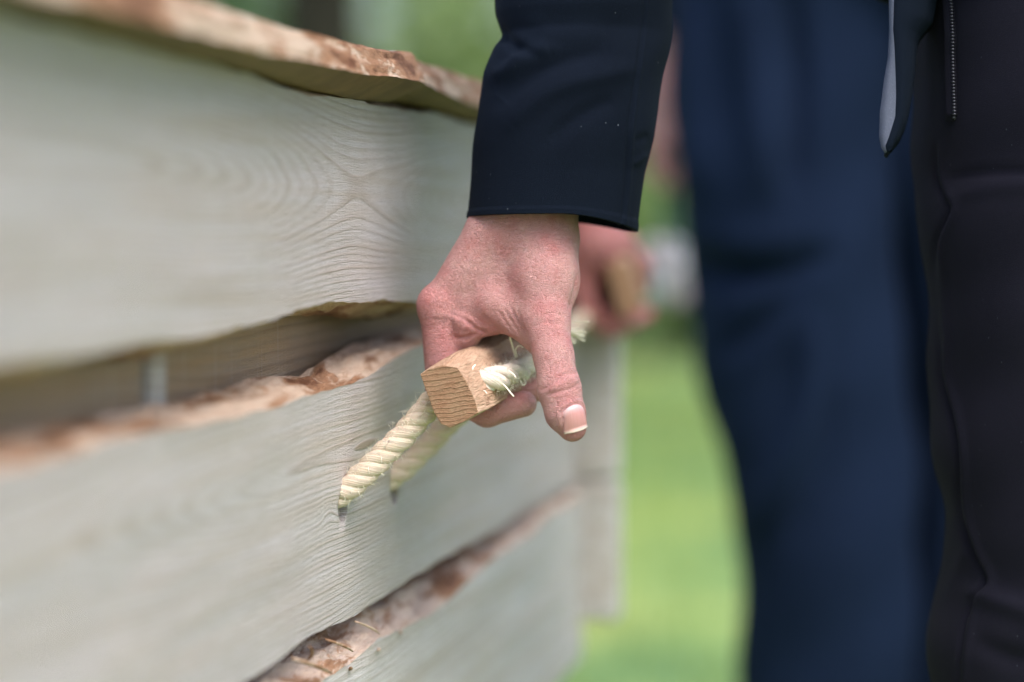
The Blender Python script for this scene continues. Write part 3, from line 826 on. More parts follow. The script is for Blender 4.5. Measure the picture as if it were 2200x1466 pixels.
# outer run along the toggle, untwisted and fuzzy
pC = bez([tpt(975, 842, 92), tpt(1006, 838, 94), tpt(1030, 838, 118), tpt(1040, 838, 175), tpt(1043, 838, 260), tpt(1041, 838, 400), tpt(1028, 838, 520), tpt(1000, 842, QF), tpt(975, 842, QF)], 30)
ropeC, cC, tC, uC, wC = rope_strands(pC, RR * 0.94, 0.036, 'rope', M_ROPEW, None, fray=0.5)
r_f = np.random.default_rng(77)
a = Acc()
a.add(*fuzz(cA, tA, uA, wA, RR * 1.04, 620, 0.0038, r_f))
a.add(*fuzz(cB, tB, uB, wB, RR * 1.04, 220, 0.0034, r_f))
a.add(*fuzz(cC, tC, uC, wC, RR * 1.0, 1500, 0.0034, r_f, 0.00012))
for pts, w in (([(1108, 770, -170), (1102, 748, -150), (1095, 724, -130)], 2.2), ([(1112, 768, -165), (1108, 752, -140), (1116, 743, -125), (1124, 747, -118)], 1.4),
               ([(1072, 820, -60), (1086, 832, -40), (1097, 845, -30), (1104, 853, -28)], 1.8), ([(1125, 815, -150), (1130, 826, -140), (1124, 830, -135), (1118, 820, -132)], 1.3),
               ([(1050, 838, -60), (1044, 846, -40), (1036, 846, -30)], 1.2), ([(1092, 797, -60), (1104, 806, -45), (1108, 812, -40)], 1.6),
               ([(1020, 785, -40), (1016, 790, -20), (1014, 795, -15)], 2.2), ([(1022, 832, -30), (1030, 842, -15), (1040, 840, -10), (1046, 846, -5)], 1.3)):
    a.add(*tube(LN(bez(pts, 8)), w * KN, 6))
for k in range(26):          # loose tuft of the rope's end behind the hand
    p0 = np.array([1205 + r_f.uniform(-8, 8), 705 + r_f.uniform(-14, 14), -290 + r_f.uniform(-15, 15)])
    p1 = p0 + np.array([r_f.uniform(30, 68), r_f.uniform(-6, 26), r_f.uniform(-15, 15)])
    mdp = (p0 + p1) / 2 + r_f.normal(size=3) * 3
    a.add(*tube(LN(bez([p0, mdp, p1], 5)), r_f.uniform(0.7, 1.7) * KN, 5))
fz = a.obj('rope_fibres', M_FIBRE, None, True); fz['kind'] = 'stuff'
for o in (ropeA, ropeB, ropeC, fz):
    part_world(o); o.parent = tog
ropeA['label'] = 'sharp near leg of the twisted sisal rope'; ropeB['label'] = 'blurred far leg of the twisted sisal rope'; ropeC['label'] = 'whiter fuzzy run of rope along the grip'
# drilled rope holes through the middle board
cut = []
for hp in (hA, hB):
    ax = NO
    c0 = coffin_local(hp)
    V, Fq = tube(np.array([c0 + np.array([0.001, y_, -0.003]) for y_ in (-0.02, 0.0, 0.06)]), 0.0085, 24)
    o = mesh_obj('cutter', V, Fq, M_LINER, None, True); fix_normals(o); o.parent = coffin; cut.append(o)
for o in cut:
    md = mid.modifiers.new('hole', 'BOOLEAN'); md.object = o; md.operation = 'DIFFERENCE'; md.solver = 'EXACT'
bpy.context.view_layer.update()
dg = bpy.context.evaluated_depsgraph_get()
nm = bpy.data.meshes.new_from_object(mid.evaluated_get(dg))
mid.modifiers.clear(); mid.data = nm
for o in cut: bpy.data.objects.remove(o, do_unlink=True)

# ------------------------------------------------------------------ the near hand: a signed-distance sculpt in photo pixels
def cap_sdf(X, a, b, ra, rb, sc=None):
    a = np.array(a, np.float32); b = np.array(b, np.float32)
    x, y, d = X
    if sc is not None:
        x, y, d = x * sc[0], y * sc[1], d * sc[2]; a = a * np.array(sc, np.float32); b = b * np.array(sc, np.float32)
    ba = b - a; L2 = float(ba @ ba)
    px, py, pd = x - a[0], y - a[1], d - a[2]
    t = np.clip((px * ba[0] + py * ba[1] + pd * ba[2]) / L2, 0, 1)
    q = np.sqrt((px - t * ba[0]) ** 2 + (py - t * ba[1]) ** 2 + (pd - t * ba[2]) ** 2)
    return q - (ra + (rb - ra) * t)
def ell_sdf(X, c, r):
    x, y, d = X
    k = np.sqrt(((x - c[0]) / r[0]) ** 2 + ((y - c[1]) / r[1]) ** 2 + ((d - c[2]) / r[2]) ** 2)
    return (k - 1) * min(r)
def smin(a, b, k):
    h = np.maximum(k - np.abs(a - b), 0) / k
    return np.minimum(a, b) - h * h * (k * 0.25)
def smax(a, b, k): return -smin(-a, -b, k)
def surface_nets(Fv, org, h):
    S = Fv < 0
    nx, ny, nz = Fv.shape
    occ = np.zeros((nx - 1, ny - 1, nz - 1), np.int8)
    for dx in (0, 1):
        for dy in (0, 1):
            for dz in (0, 1): occ += S[dx:nx - 1 + dx, dy:ny - 1 + dy, dz:nz - 1 + dz]
    act = (occ > 0) & (occ < 8)
    ci = np.argwhere(act)
    idm = np.full(act.shape, -1, np.int64); idm[act] = np.arange(len(ci))
    acc = np.zeros((len(ci), 3)); cnt = np.zeros(len(ci))
    cor = [(0, 0, 0), (1, 0, 0), (0, 1, 0), (1, 1, 0), (0, 0, 1), (1, 0, 1), (0, 1, 1), (1, 1, 1)]
    for (p, q) in ((0, 1), (2, 3), (4, 5), (6, 7), (0, 2), (1, 3), (4, 6), (5, 7), (0, 4), (1, 5), (2, 6), (3, 7)):
        A = np.array(cor[p]); B = np.array(cor[q])
        fa = Fv[tuple((ci + A).T)]; fb = Fv[tuple((ci + B).T)]
        m = (fa < 0) != (fb < 0)
        t = np.where(m, fa / np.where(m, fa - fb, 1), 0)
        pt = A + (B - A) * t[:, None]
        acc[m] += pt[m]; cnt[m] += 1
    V = (ci + acc / cnt[:, None]) * h + org
    Q = []
    for ax in range(3):
        sl0 = [slice(None)] * 3; sl1 = [slice(None)] * 3
        sl0[ax] = slice(0, -1); sl1[ax] = slice(1, None)
        d = S[tuple(sl0)] != S[tuple(sl1)]
        e = np.argwhere(d)
        o1, o2 = [k for k in range(3) if k != ax]
        ok = (e[:, o1] > 0) & (e[:, o2] > 0) & (e[:, o1] < Fv.shape[o1] - 1) & (e[:, o2] < Fv.shape[o2] - 1)
        e = e[ok]
        d1 = np.zeros(3, int); d1[o1] = -1; d2 = np.zeros(3, int); d2[o2] = -1
        q = np.stack([idm[tuple(e.T)], idm[tuple((e + d1).T)], idm[tuple((e + d1 + d2).T)], idm[tuple((e + d2).T)]], -1)
        flip = S[tuple(e.T)]
        if ax == 1: flip = ~flip
        q[flip] = q[flip][:, ::-1]
        Q.append(q)
    return V, np.concatenate(Q)
def sdf_mesh(fn, lo, hi, h, relax=2):
    xs = [np.arange(lo[k], hi[k] + h, h, dtype=np.float32) for k in range(3)]
    X = np.meshgrid(*xs, indexing='ij')
    Fv = fn(X)
    V, Q = surface_nets(Fv, np.array(lo, float), h)
    # relax
    n = len(V)
    E = np.concatenate([Q[:, [0, 1]], Q[:, [1, 2]], Q[:, [2, 3]], Q[:, [3, 0]]])
    def lap(V):
        s = np.zeros((n, 3)); c = np.zeros(n)
        np.add.at(s, E[:, 0], V[E[:, 1]]); np.add.at(c, E[:, 0], 1); np.add.at(s, E[:, 1], V[E[:, 0]]); np.add.at(c, E[:, 1], 1)
        return s / c[:, None]
    for _ in range(relax):
        V = V + 0.6 * (lap(V) - V); V = V - 0.35 * (lap(V) - V)
    return V, Q
def vnormals(V, Q):
    a = V[Q[:, 2]] - V[Q[:, 0]]; b = V[Q[:, 3]] - V[Q[:, 1]]
    fn = np.cross(a, b)
    N = np.zeros_like(V)
    for k in range(4): np.add.at(N, Q[:, k], fn)
    return N / (np.linalg.norm(N, axis=1)[:, None] + 1e-9)
def poly_dist(xy, pts):
    """distance to a polyline and the parameter along it"""
    pts = np.asarray(pts, float)
    best = np.full(len(xy), 1e9); par = np.zeros(len(xy))
    nseg = len(pts) - 1
    for i in range(nseg):
        a = pts[i]; b = pts[i + 1]; ba = b - a
        t = np.clip(((xy - a) @ ba) / (ba @ ba), 0, 1)
        d = np.linalg.norm(xy - a - t[:, None] * ba, axis=1)
        m = d < best
        best[m] = d[m]; par[m] = (i + t[m]) / nseg
    return best, par
def curve2(pts, n=10):
    return bez(np.c_[np.asarray(pts, float), np.zeros(len(pts))], n)[:, :2]
def creases(V, N, lst, facing=0.15):
    """press grooves (depth > 0) or raise ridges (depth < 0) along lines drawn on the camera-facing side"""
    out = V.copy()
    f = np.clip((N[:, 2] - facing) / 0.25, 0, 1)
    for (pts, dep, wid, dlo, dhi) in lst:
        pl = curve2(pts)
        lo = pl.min(0) - wid * 4; hi = pl.max(0) + wid * 4
        m = np.where((V[:, 0] > lo[0]) & (V[:, 0] < hi[0]) & (V[:, 1] > lo[1]) & (V[:, 1] < hi[1]) & (V[:, 2] > dlo) & (V[:, 2] < dhi))[0]
        if len(m) == 0: continue
        d, t = poly_dist(V[m][:, :2], pl)
        fall = np.exp(-(d / wid) ** 2) * np.sqrt(np.clip(np.sin(np.pi * np.clip(t * 0.94 + 0.03, 0, 1)), 0, 1))
        out[m] -= N[m] * (dep * fall * f[m])[:, None]
    return out

def hand_sdf(X):
    # palm: wrist, metacarpals, thenar mass and web
    w = cap_sdf(X, (1128, 475, -225), (1150, 250, -240), 117, 122, (1.0, 1.0, 0.87))
    w[...] = np.maximum(w, 250 - X[1])
    p = cap_sdf(X, (1050, 505, -165), (943, 652, -168), 60, 42)
    p = smin(p, cap_sdf(X, (1078, 492, -240), (962, 636, -258), 58, 40), 30)
    p = smin(p, cap_sdf(X, (1098, 492, -300), (985, 630, -345), 55, 38), 30)
    p = smin(p, cap_sdf(X, (1112, 495, -345), (1012, 636, -425), 50, 34), 30)
    p = smin(p, w, 45)
    p = smin(p, ell_sdf(X, (1070, 610, -190), (95, 100, 80)), 40)         # first dorsal interosseous
    p = smin(p, ell_sdf(X, (1105, 640, -330), (85, 75, 120)), 40)         # palm and hypothenar
    p = smin(p, cap_sdf(X, (1172, 512, -160), (1172, 600, -120), 76, 74), 40)
    p = smin(p, cap_sdf(X, (1172, 600, -120), (1172, 688, -75), 70, 52), 25)
    # web of skin between thumb and index
    p = smin(p, cap_sdf(X, (1010, 668, -140), (1090, 690, -118), 22, 24), 34)
    p = smin(p, cap_sdf(X, (1060, 650, -120), (1150, 690, -98), 34, 34), 34)
    p = smin(p, cap_sdf(X, (1100, 700, -108), (1160, 742, -75), 15, 26), 24)
    # pouch of skin at the base of the index finger
    p = smin(p, cap_sdf(X, (985, 690, -128), (1018, 698, -128), 17, 15), 12)
    p = smin(p, ell_sdf(X, (988, 712, -168), (48, 44, 40)), 20)
    p = smin(p, cap_sdf(X, (1000, 705, -150), (1060, 700, -135), 26, 20), 16)
    # thumb
    t = cap_sdf(X, (1174, 690, -72), (1190, 765, -28), 51, 42)
    t = smin(t, cap_sdf(X, (1190, 765, -28), (1202, 838, 0), 42, 45.5), 14)
    t = smin(t, cap_sdf(X, (1202, 838, 0), (1214, 888, 12), 45.5, 41), 14)
    t = smin(t, cap_sdf(X, (1214, 888, 12), (1229, 918, 14), 41, 31), 14)
    p = smin(p, t, 18)
    # fingers: (MCP, PIP, DIP, tip) with radii
    for (c, r) in (
        (((943, 655, -168), (947, 842, -168), (1045, 889, -160), (1126, 872, -150)), (47, 37, 34, 29)),
        (((962, 636, -258), (975, 832, -258), (1078, 872, -252), (1152, 842, -244)), (43, 37, 33, 28)),
        (((985, 630, -345), (1003, 815, -345), (1102, 852, -338), (1172, 822, -330)), (40, 35, 31, 27)),
        (((1012, 636, -425), (1035, 790, -425), (1118, 820, -418), (1172, 798, -410)), (35, 30, 27, 23))):
        f = cap_sdf(X, c[0], c[1], r[0], r[1])
        f = smin(f, cap_sdf(X, c[1], c[2], r[1], r[2]), 10)
        f = smin(f, cap_sdf(X, c[2], c[3], r[2], r[3]), 10)
        p = smin(p, f, 9)
    p = smin(p, ell_sdf(X, (938, 655, -168), (49, 50, 46)), 16)            # index knuckle
    # bed of the thumb nail
    return p
HV, HQ = sdf_mesh(hand_sdf, (850, 250, -490), (1300, 975, 80), 2.9)
HN = vnormals(HV, HQ)
if np.mean((HV - HV.mean(0)) * HN) < 0: HN = -HN; HQ = HQ[:, ::-1]
CR = [  # points, depth, width, depth range
    ([(1160, 838), (1178, 829), (1205, 806), (1243, 800)], 4.2, 4.5, -40, 80),
    ([(1172, 848), (1195, 842), (1220, 836), (1246, 824)], 3.6, 3.6, -40, 80),
    ([(1176, 838), (1205, 824), (1240, 813)], -2.6, 7, -40, 80),
    ([(1200, 889), (1210, 881), (1228, 878), (1246, 882)], 2.0, 4, -40, 80),
    ([(1155, 690), (1175, 676), (1195, 674), (1222, 682)], 1.8, 4, -140, 80),
    ([(1140, 706), (1158, 696), (1185, 692), (1222, 704)], 1.4, 3.5, -140, 80),
    ([(1150, 674), (1152, 690), (1144, 708)], 1.2, 3, -140, 80), ([(1184, 664), (1178, 684), (1186, 700)], 1.2, 3, -140, 80),
    ([(1040, 560), (1075, 620), (1094, 660), (1106, 705)], 1.8, 9, -200, 80),
    ([(1095, 655), (1106, 680), (1122, 712)], 2.4, 3.6, -200, 80), ([(1082, 662), (1098, 690), (1114, 716)], 2.5, 3.6, -200, 80),
    ([(1070, 668), (1088, 694), (1104, 718)], 2.0, 3.6, -200, 80), ([(1112, 660), (1118, 690), (1132, 722)], 1.8, 3.6, -200, 80),
    ([(962, 672), (990, 682), (1006, 692), (1020, 706), (1042, 715)], 7.5, 5, -220, 80),
    ([(930, 678), (965, 676), (998, 684), (1014, 694)], -4.5, 9, -220, 80),
    ([(968, 722), (985, 727), (1005, 724), (1024, 716)], 5.5, 4.5, -220, 80),
    ([(990, 706), (1005, 702), (1018, 706)], -2.2, 5, -220, 80),
    ([(1000, 660), (1030, 676), (1060, 700), (1096, 722)], 1.5, 8, -220, 80),
    ([(1246, 585), (1238, 630), (1226, 668)], 4.0, 6, -300, 80), ([(1232, 560), (1240, 600), (1236, 640)], 1.6, 6, -300, 80),
    ([(1216, 640), (1226, 655), (1228, 670)], 1.4, 4, -300, 80),
    ([(1062, 862), (1064, 880), (1058, 900)], 2.5, 3.5, -260, 80),
    ([(900, 690), (930, 684), (958, 690)], 1.0, 4, -260, 80), ([(900, 706), (935, 700), (960, 706)], 0.9, 4, -260, 80), ([(898, 650), (925, 640), (955, 648)], -1.4, 12, -260, 80),
]
r_c = np.random.default_rng(5)
for _ in range(60):          # fine random skin lines over the back of the hand, running across it
    x0 = r_c.uniform(960, 1230); y0 = r_c.uniform(480, 680)
    dx = r_c.uniform(14, 40); sl = r_c.uniform(0.1, 0.7)
    CR.append(([(x0, y0), (x0 + dx / 2, y0 + dx / 2 * sl + r_c.normal() * 1.5), (x0 + dx, y0 + dx * sl)], r_c.uniform(0.3, 0.75), 2.4, -250, 80))
HV = creases(HV, HN, CR)
# nail bed: press a shallow seat
NA = np.array([1208, 862, 6.0]); NB_ = np.array([1231, 925, 15.0]); ax_n = (NB_ - NA) / np.linalg.norm(NB_ - NA)
nf = np.array([0.42, -0.02, 0.90]); nf -= (nf @ ax_n) * ax_n; nf /= np.linalg.norm(nf)      # outward normal of the nail
ns_ = np.cross(ax_n, nf); ns_ = ns_ if ns_[0] > 0 else -ns_
NC = np.array([1223, 906, 12.0])
rel = HV - NC
lu = rel @ ax_n; lv = rel @ ns_; lw = rel @ nf
def nq(u, v): return np.stack([np.ones_like(u), u, v, u * u, v * v, u * v, v ** 4 / 900.0], -1)
fit = (np.abs(lu) < 24) & (np.abs(lv) < 30) & (lw > 8)
NCO = np.linalg.lstsq(nq(lu[fit], lv[fit]), lw[fit], rcond=None)[0]
qn = (np.abs(lu - 1) / 29) ** 4 + (np.abs(lv) / 29.5) ** 4
HV += (nf[None, :] * 0.5 + HN * 0.5) * (2.4 * np.exp(-((qn - 2.0) / 1.0) ** 2) * (lw > 0) * np.clip((18 - lu) / 16, 0, 1))[:, None]
HV -= nf[None, :] * (1.6 * np.exp(-((qn - 1.0) / 0.35) ** 2) * (lw > 5) * np.clip((18 - lu) / 16, 0, 1))[:, None]
flush = np.zeros(len(HV))
for c, r, a_ in (((905, 650, -150), 55, 0.75), ((915, 720, -150), 60, 0.55), ((1190, 700, -40), 60, 0.25), ((1240, 930, 20), 40, 0.45), ((1060, 900, -150), 110, 0.5), ((1060, 705, -110), 50, 0.35), ((1205, 830, 40), 35, 0.25), ((1120, 575, -100), 5.5, 1.0), ((1117, 577, -100), 16, 0.45), ((1000, 550, -120), 6, 0.4)):
    d2 = ((HV[:, :2] - np.array(c[:2])) ** 2).sum(1) + 0.15 * (HV[:, 2] - c[2]) ** 2
    flush = np.maximum(flush, a_ * np.exp(-d2 / r ** 2))

def add_attr(o, name, vals):
    at = o.data.attributes.new(name, 'FLOAT', 'POINT'); at.data.foreach_set('value', np.asarray(vals, np.float32))

# ------------------------------------------------------------------ lofted clothing
def loft(L, ys, cx, cd_, hx, hd, fold, nth=180, sq=2.3, closed_top=False, lines=()):
    """cloth tube: rings at photo heights ys; theta = 90 deg faces the camera"""
    th = np.arange(nth) / nth * 2 * np.pi
    ct, st = np.cos(th), np.sin(th)
    rr_ = (np.abs(ct) ** sq + np.abs(st) ** sq) ** (-1 / sq)
    Y, T = np.meshgrid(ys, th, indexing='ij')
    CX = np.asarray(cx)[:, None]; CD = np.asarray(cd_)[:, None]; HX = np.asarray(hx)[:, None]; HD = np.asarray(hd)[:, None]
    f = fold(Y, T) if fold is not None else 0.0
    X = CX + (HX + f) * ct[None, :] * rr_[None, :]
    D = CD + (HD + f) * st[None, :] * rr_[None, :]
    V = np.stack([X, Y, D], -1).reshape(-1, 3)
    Q = grid_faces(len(ys), nth, True)
    if len(lines):
        N = vnormals(V, Q)
        if np.mean((V - np.stack([np.repeat(cx, nth), np.repeat(ys, nth), np.repeat(cd_, nth)], -1)) * N) < 0: N = -N
        V = creases(V, N, lines, 0.0)
    return V, Q
def itp(ys, pts):
    pts = sorted(pts); return np.interp(ys, [p[0] for p in pts], [p[1] for p in pts])
def sm(a, n=15):
    k = np.ones(n) / n; return np.convolve(np.pad(a, n // 2, mode='edge'), k, 'valid')
def thicken(o, t):
    md = o.modifiers.new('thickness', 'SOLIDIFY'); md.thickness = t; md.offset = -1

# ------------------------------------------------------------------ person with the near hand
p1 = empty('person', LN((2500, 733, -100)) * np.array([1, 1, 0]))
tag(p1, 'near person in black jacket and trousers gripping the wooden toggle with one bare hand', 'person')
hand = mesh_obj('hand', LN(HV), HQ, M_SKIN, p1, True)
fix_normals(hand)
add_attr(hand, 'flush', flush)
hand['label'] = 'bare hand closed round the toggle, thumb pointing down'
# thumb nail: curved plate lying in its bed
nu, nv = 26, 22
VV = []; UVn = []
for i in range(nu):
    for j in range(nv):
        a_ = (j / (nv - 1) - 0.5) * 2; b_ = i / (nu - 1)
        wid_ = 28.5 * (1 - 0.10 * (1 - b_) ** 2)
        ln0 = -26 + 9.0 * abs(a_) ** 2.6; ln1 = 29 - 5.0 * abs(a_) ** 2.2
        u_ = ln0 + (ln1 - ln0) * b_
        v_ = wid_ * a_
        hgt_ = float(nq(np.array([min(u_, 20.0)]), np.array([v_]))[0] @ NCO) - 0.18 * max(0.0, u_ - 20.0)
        off_ = 1.9 - 2.6 * abs(a_) ** 6 - 2.4 * max(0.0, 1 - b_ / 0.12) + 0.8 * max(0.0, (b_ - 0.8) / 0.2)
        VV.append(NC + ax_n * u_ + ns_ * v_ + nf * (hgt_ + off_)); UVn.append((j / (nv - 1), b_))
nail = mesh_obj('thumbnail', LN(np.array(VV)), grid_faces(nu, nv), M_NAIL, hand, True, uv=UVn)
nail.location = (0, 0, 0)
md = nail.modifiers.new('thickness', 'SOLIDIFY'); md.thickness = 0.0006; md.offset = 0

# sleeve
ys = np.concatenate([np.linspace(-2300, -120, 90, endpoint=False), np.linspace(-120, 486, 330)])
xl = itp(ys, [(-2300, 1880), (-1500, 1400), (-700, 1130), (-200, 1062), (-40, 1064), (0, 1066), (48, 1082), (75, 1062), (130, 1038), (200, 1023), (300, 1012), (400, 1006), (486, 1000)])
xr = itp(ys, [(-2300, 2420), (-1500, 1930), (-700, 1580), (-200, 1482), (0, 1456), (100, 1447), (200, 1430), (280, 1418), (320, 1408), (360, 1397), (420, 1388), (486, 1380)])
xl = sm(xl, 9); xr = sm(xr, 9)
tilt = lambda: None
def sleeve_fold(Y, T):
    f = 5.0 * np.sin(Y * 0.018 + 2.2 * np.sin(T) + 0.8) * np.clip((330 - Y) / 300, 0, 1)
    f += 2.2 * np.sin(Y * 0.035 - 3 * T) * np.clip((380 - Y) / 300, 0, 1)
    f += 7 * np.sin(Y * 0.006 + T) * np.clip((-100 - Y) / 300, 0, 1)
    f += 2.2 * np.clip((Y - 462) / 10, 0, 1)
    return f
SL = [([(1066, 40), (1085, 62), (1110, 90), (1150, 110)], 15, 14, -400, 300), ([(1060, 150), (1095, 140), (1130, 110), (1180, 96)], -15, 20, -400, 300),
      ([(1080, 210), (1130, 165), (1200, 130), (1300, 105)], 15, 22, -400, 300), ([(1100, 260), (1190, 190), (1290, 160), (1360, 140)], -10, 22, -400, 300),
      ([(1180, 300), (1250, 245), (1320, 210)], 8, 20, -400, 300), ([(1130, 30), (1200, 60), (1300, 50)], -5, 22, -400, 300),
      ([(1392, -60), (1384, 60), (1368, 170), (1356, 260), (1352, 320), (1348, 400), (1342, 468), (1340, 486)], 6.5, 3.2, -400, 300),
      ([(1400, -60), (1392, 60), (1376, 170), (1364, 260), (1360, 320), (1356, 400), (1350, 468), (1348, 486)], -3.5, 5, -400, 300),
      ([(1372, 300), (1385, 290), (1400, 280)], 4, 10, -400, 300), ([(1366, 345), (1380, 335), (1396, 320)], -4, 8, -400, 300),
      ]
V, Q = loft(LN, ys, (xl + xr) / 2, itp(ys, [(-2300, -60), (-1200, -330), (-400, -270), (0, -235), (486, -215)]), (xr - xl) / 2, (xr - xl) / 2 * 0.95, sleeve_fold, 340, 2.25, lines=SL)
# the hem: lower at the back and at the right
hemmask = np.clip((V[:, 1] - 380) / 106, 0, 1)
tx = np.clip((V[:, 0] - 1000) / 380, 0, 1)
V[:, 1] -= hemmask * (29 - 31 * np.clip((tx - 0.55) / 0.45, 0, 1) ** 1.6 * 1.0)
sleeve = mesh_obj('jacket_sleeve', LN(V), Q, M_JACKET, p1, True)
fix_normals(sleeve); thicken(sleeve, 0.0022)
# jacket body
ys = np.linspace(-2450, -70, 70)
jl = itp(ys, [(-2450, 2330), (-2300, 2080), (-2000, 1950), (-1000, 1960), (-200, 1925), (40, 1925)]); jr = 2 * 2560 - jl + 60
V, Q = loft(LN, ys, (jl + jr) / 2, np.full(len(ys), -330.0), (jr - jl) / 2, itp(ys, [(-2450, 180), (-2300, 330), (-1500, 520), (40, 440)]),
            lambda Y, T: 9 * np.sin(Y * 0.008 + 3 * T) + 6 * np.sin(5 * T + Y * 0.003), 200, 2.6)
jk = mesh_obj('jacket', LN(V), Q, M_JACKET, p1, True); fix_normals(jk); thicken(jk, 0.003)
# open jacket front corner hanging down
yy = np.linspace(-40, 322, 70)
fl = itp(yy, [(-40, 1922), (60, 1924), (120, 1920), (170, 1910), (240, 1900), (290, 1900), (312, 1906), (322, 1914)])
fm = itp(yy, [(-40, 1930), (60, 1928), (100, 1930), (200, 1932), (250, 1930), (290, 1918), (312, 1911), (322, 1915)])
frx = itp(yy, [(-40, 2030), (30, 2016), (60, 1990), (80, 1982), (150, 1976), (220, 1966), (260, 1956), (290, 1942), (312, 1922), (322, 1916)])
cols = [(fl, -14), (fl * 0.5 + fm * 0.5, -3), (fm, 0), (fm + 6, 5), (fm * 0.7 + frx * 0.3, 2), (fm * 0.35 + frx * 0.65, -22), (frx, -80), (frx + 14, -170)]
V = np.stack([np.stack([x, yy, np.full(70, float(d)) - 30], -1) for x, d in cols], 1).reshape(-1, 3)
Q = grid_faces(70, len(cols))
mi = [1 if (k % (len(cols) - 1)) < 2 else 0 for k in range(len(Q))]
flap = mesh_obj('jacket_flap', LN(V), Q, [M_JACKET, M_LINING], p1, True, mi)
thicken(flap, 0.0016)
flap['label'] = 'hanging corner of the open jacket with its grey edge'
# trousers
def leg(L, xl_pts, width_pts, cdv, ratio, y0, y1, fold, lines, nth=200, ny=260, acc=None, sq=2.2):
    ys = np.linspace(y0, y1, ny)
    xl = sm(itp(ys, xl_pts), 7); w = itp(ys, width_pts)
    cdv = itp(ys, cdv) if isinstance(cdv, list) else np.full(ny, float(cdv))
    V, Q = loft(L, ys, xl + w / 2, cdv, w / 2, w / 2 * ratio, fold, nth, sq, lines=lines)
    acc.add(L(V), Q)
YG = 733 + (CAM[2] - DF * math.sin(TH)) / math.cos(TH) / KN        # photo row of the ground at the focus plane
a = Acc()
nf_ = lambda Y, T: 5 * np.sin(Y * 0.012 + 3 * T) + 3 * np.sin(Y * 0.027 - 2 * T)
TL = [([(2044, 300), (2046, 360), (2052, 400), (2064, 440), (2056, 470), (2046, 520), (2058, 640), (2066, 800), (2080, 900), (2094, 1050), (2112, 1180), (2142, 1260), (2120, 1310), (2098, 1370), (2090, 1440), (2090, 1500)], 11, 3.4, -900, 900),
      ([(2052, 300), (2054, 360), (2062, 400), (2074, 440), (2066, 470), (2056, 520), (2068, 640), (2076, 800), (2090, 900), (2104, 1050), (2124, 1180), (2154, 1260), (2132, 1310), (2110, 1370), (2102, 1440), (2102, 1500)], -8, 6, -900, 900),
      ([(2070, 372), (2130, 366), (2260, 372)], 9, 9, -900, 900), ([(2060, 420), (2140, 400), (2260, 400)], -6, 16, -900, 900),
      ([(2110, 1290), (2160, 1300), (2260, 1330)], -14, 22, -900, 900), ([(2120, 1390), (2180, 1420), (2280, 1430)], 12, 24, -900, 900), ([(2100, 1130), (2118, 1190), (2128, 1240)], 6, 7, -900, 900),
      ([(2078, 1320), (2100, 1250), (2110, 1200)], -6, 8, -900, 900)]
leg(LN, [(-300, 2010), (0, 2018), (250, 2022), (300, 2025), (360, 2032), (430, 2028), (480, 2036), (600, 2052), (800, 2062), (1000, 2068), (1120, 2090), (1250, 2096), (1330, 2072), (1400, 2056), (1480, 2062), (1700, 2075), (2600, 2160), (YG - 200, 2200), (YG - 60, 2190)],
    [(-300, 840), (400, 820), (1400, 700), (2600, 560), (YG - 60, 540)], -330, 1.0, -300, YG - 60, nf_, TL, 300, 420, a)
leg(LN, [(-300, 2480), (400, 2520), (1500, 2750), (2600, 2860), (YG - 60, 2900)], [(-300, 840), (400, 820), (1400, 700), (2600, 560), (YG - 60, 540)], -330, 1.0, -300, YG - 60, nf_, [], 90, 120, a)
tr1 = a.obj('trousers', M_TROUSER, p1, True); fix_normals(tr1)
def shoe(L, cx, cdz, yg, k, parent, seed):
    # toe towards the camera: length along d
    dd = np.linspace(-0.09, 0.2, 26) / k
    t = np.linspace(0, 1, 26)
    w = np.interp(t, [0, 0.08, 0.3, 0.7, 0.92, 1], [0.4, 0.85, 0.9, 1.0, 0.7, 0.2]) * 0.047 / k
    hh = np.interp(t, [0, 0.1, 0.4, 0.7, 1], [0.06, 0.085, 0.08, 0.05, 0.02]) / k
    th = np.linspace(0, 2 * np.pi, 20, endpoint=False)
    V = []
    for i in range(26):
        for q in th:
            V.append((cx + w[i] * math.cos(q), yg - max(0.0, hh[i] * (0.5 + 0.5 * math.sin(q))) - 0.5, cdz + dd[i]))
    Fq = grid_faces(26, 20, True).tolist(); Fq += [list(range(20)), list(range(25 * 20, 26 * 20))]
    o = mesh_obj('shoe', L(np.array(V)), Fq, M_SHOE, parent, True); fix_normals(o)
def gy(L_Z, d):                 # row of the ground plane under a point of the frame at depth Z with offset d
    Z = L_Z - d * L_Z / FPX
    return 733 + (CAM[2] - Z * math.sin(TH)) / math.cos(TH) / (L_Z / FPX)
shoe(LN, 2470, -330, gy(DF, -330), KN, p1, 1); shoe(LN, 3170, -330, gy(DF, -330), KN, p1, 2)
# pocket zip: tape and teeth along the trouser front
zy = np.linspace(-60, 250, 90)
zx = itp(zy, [(-60, 2054), (0, 2058), (120, 2064), (250, 2068)])
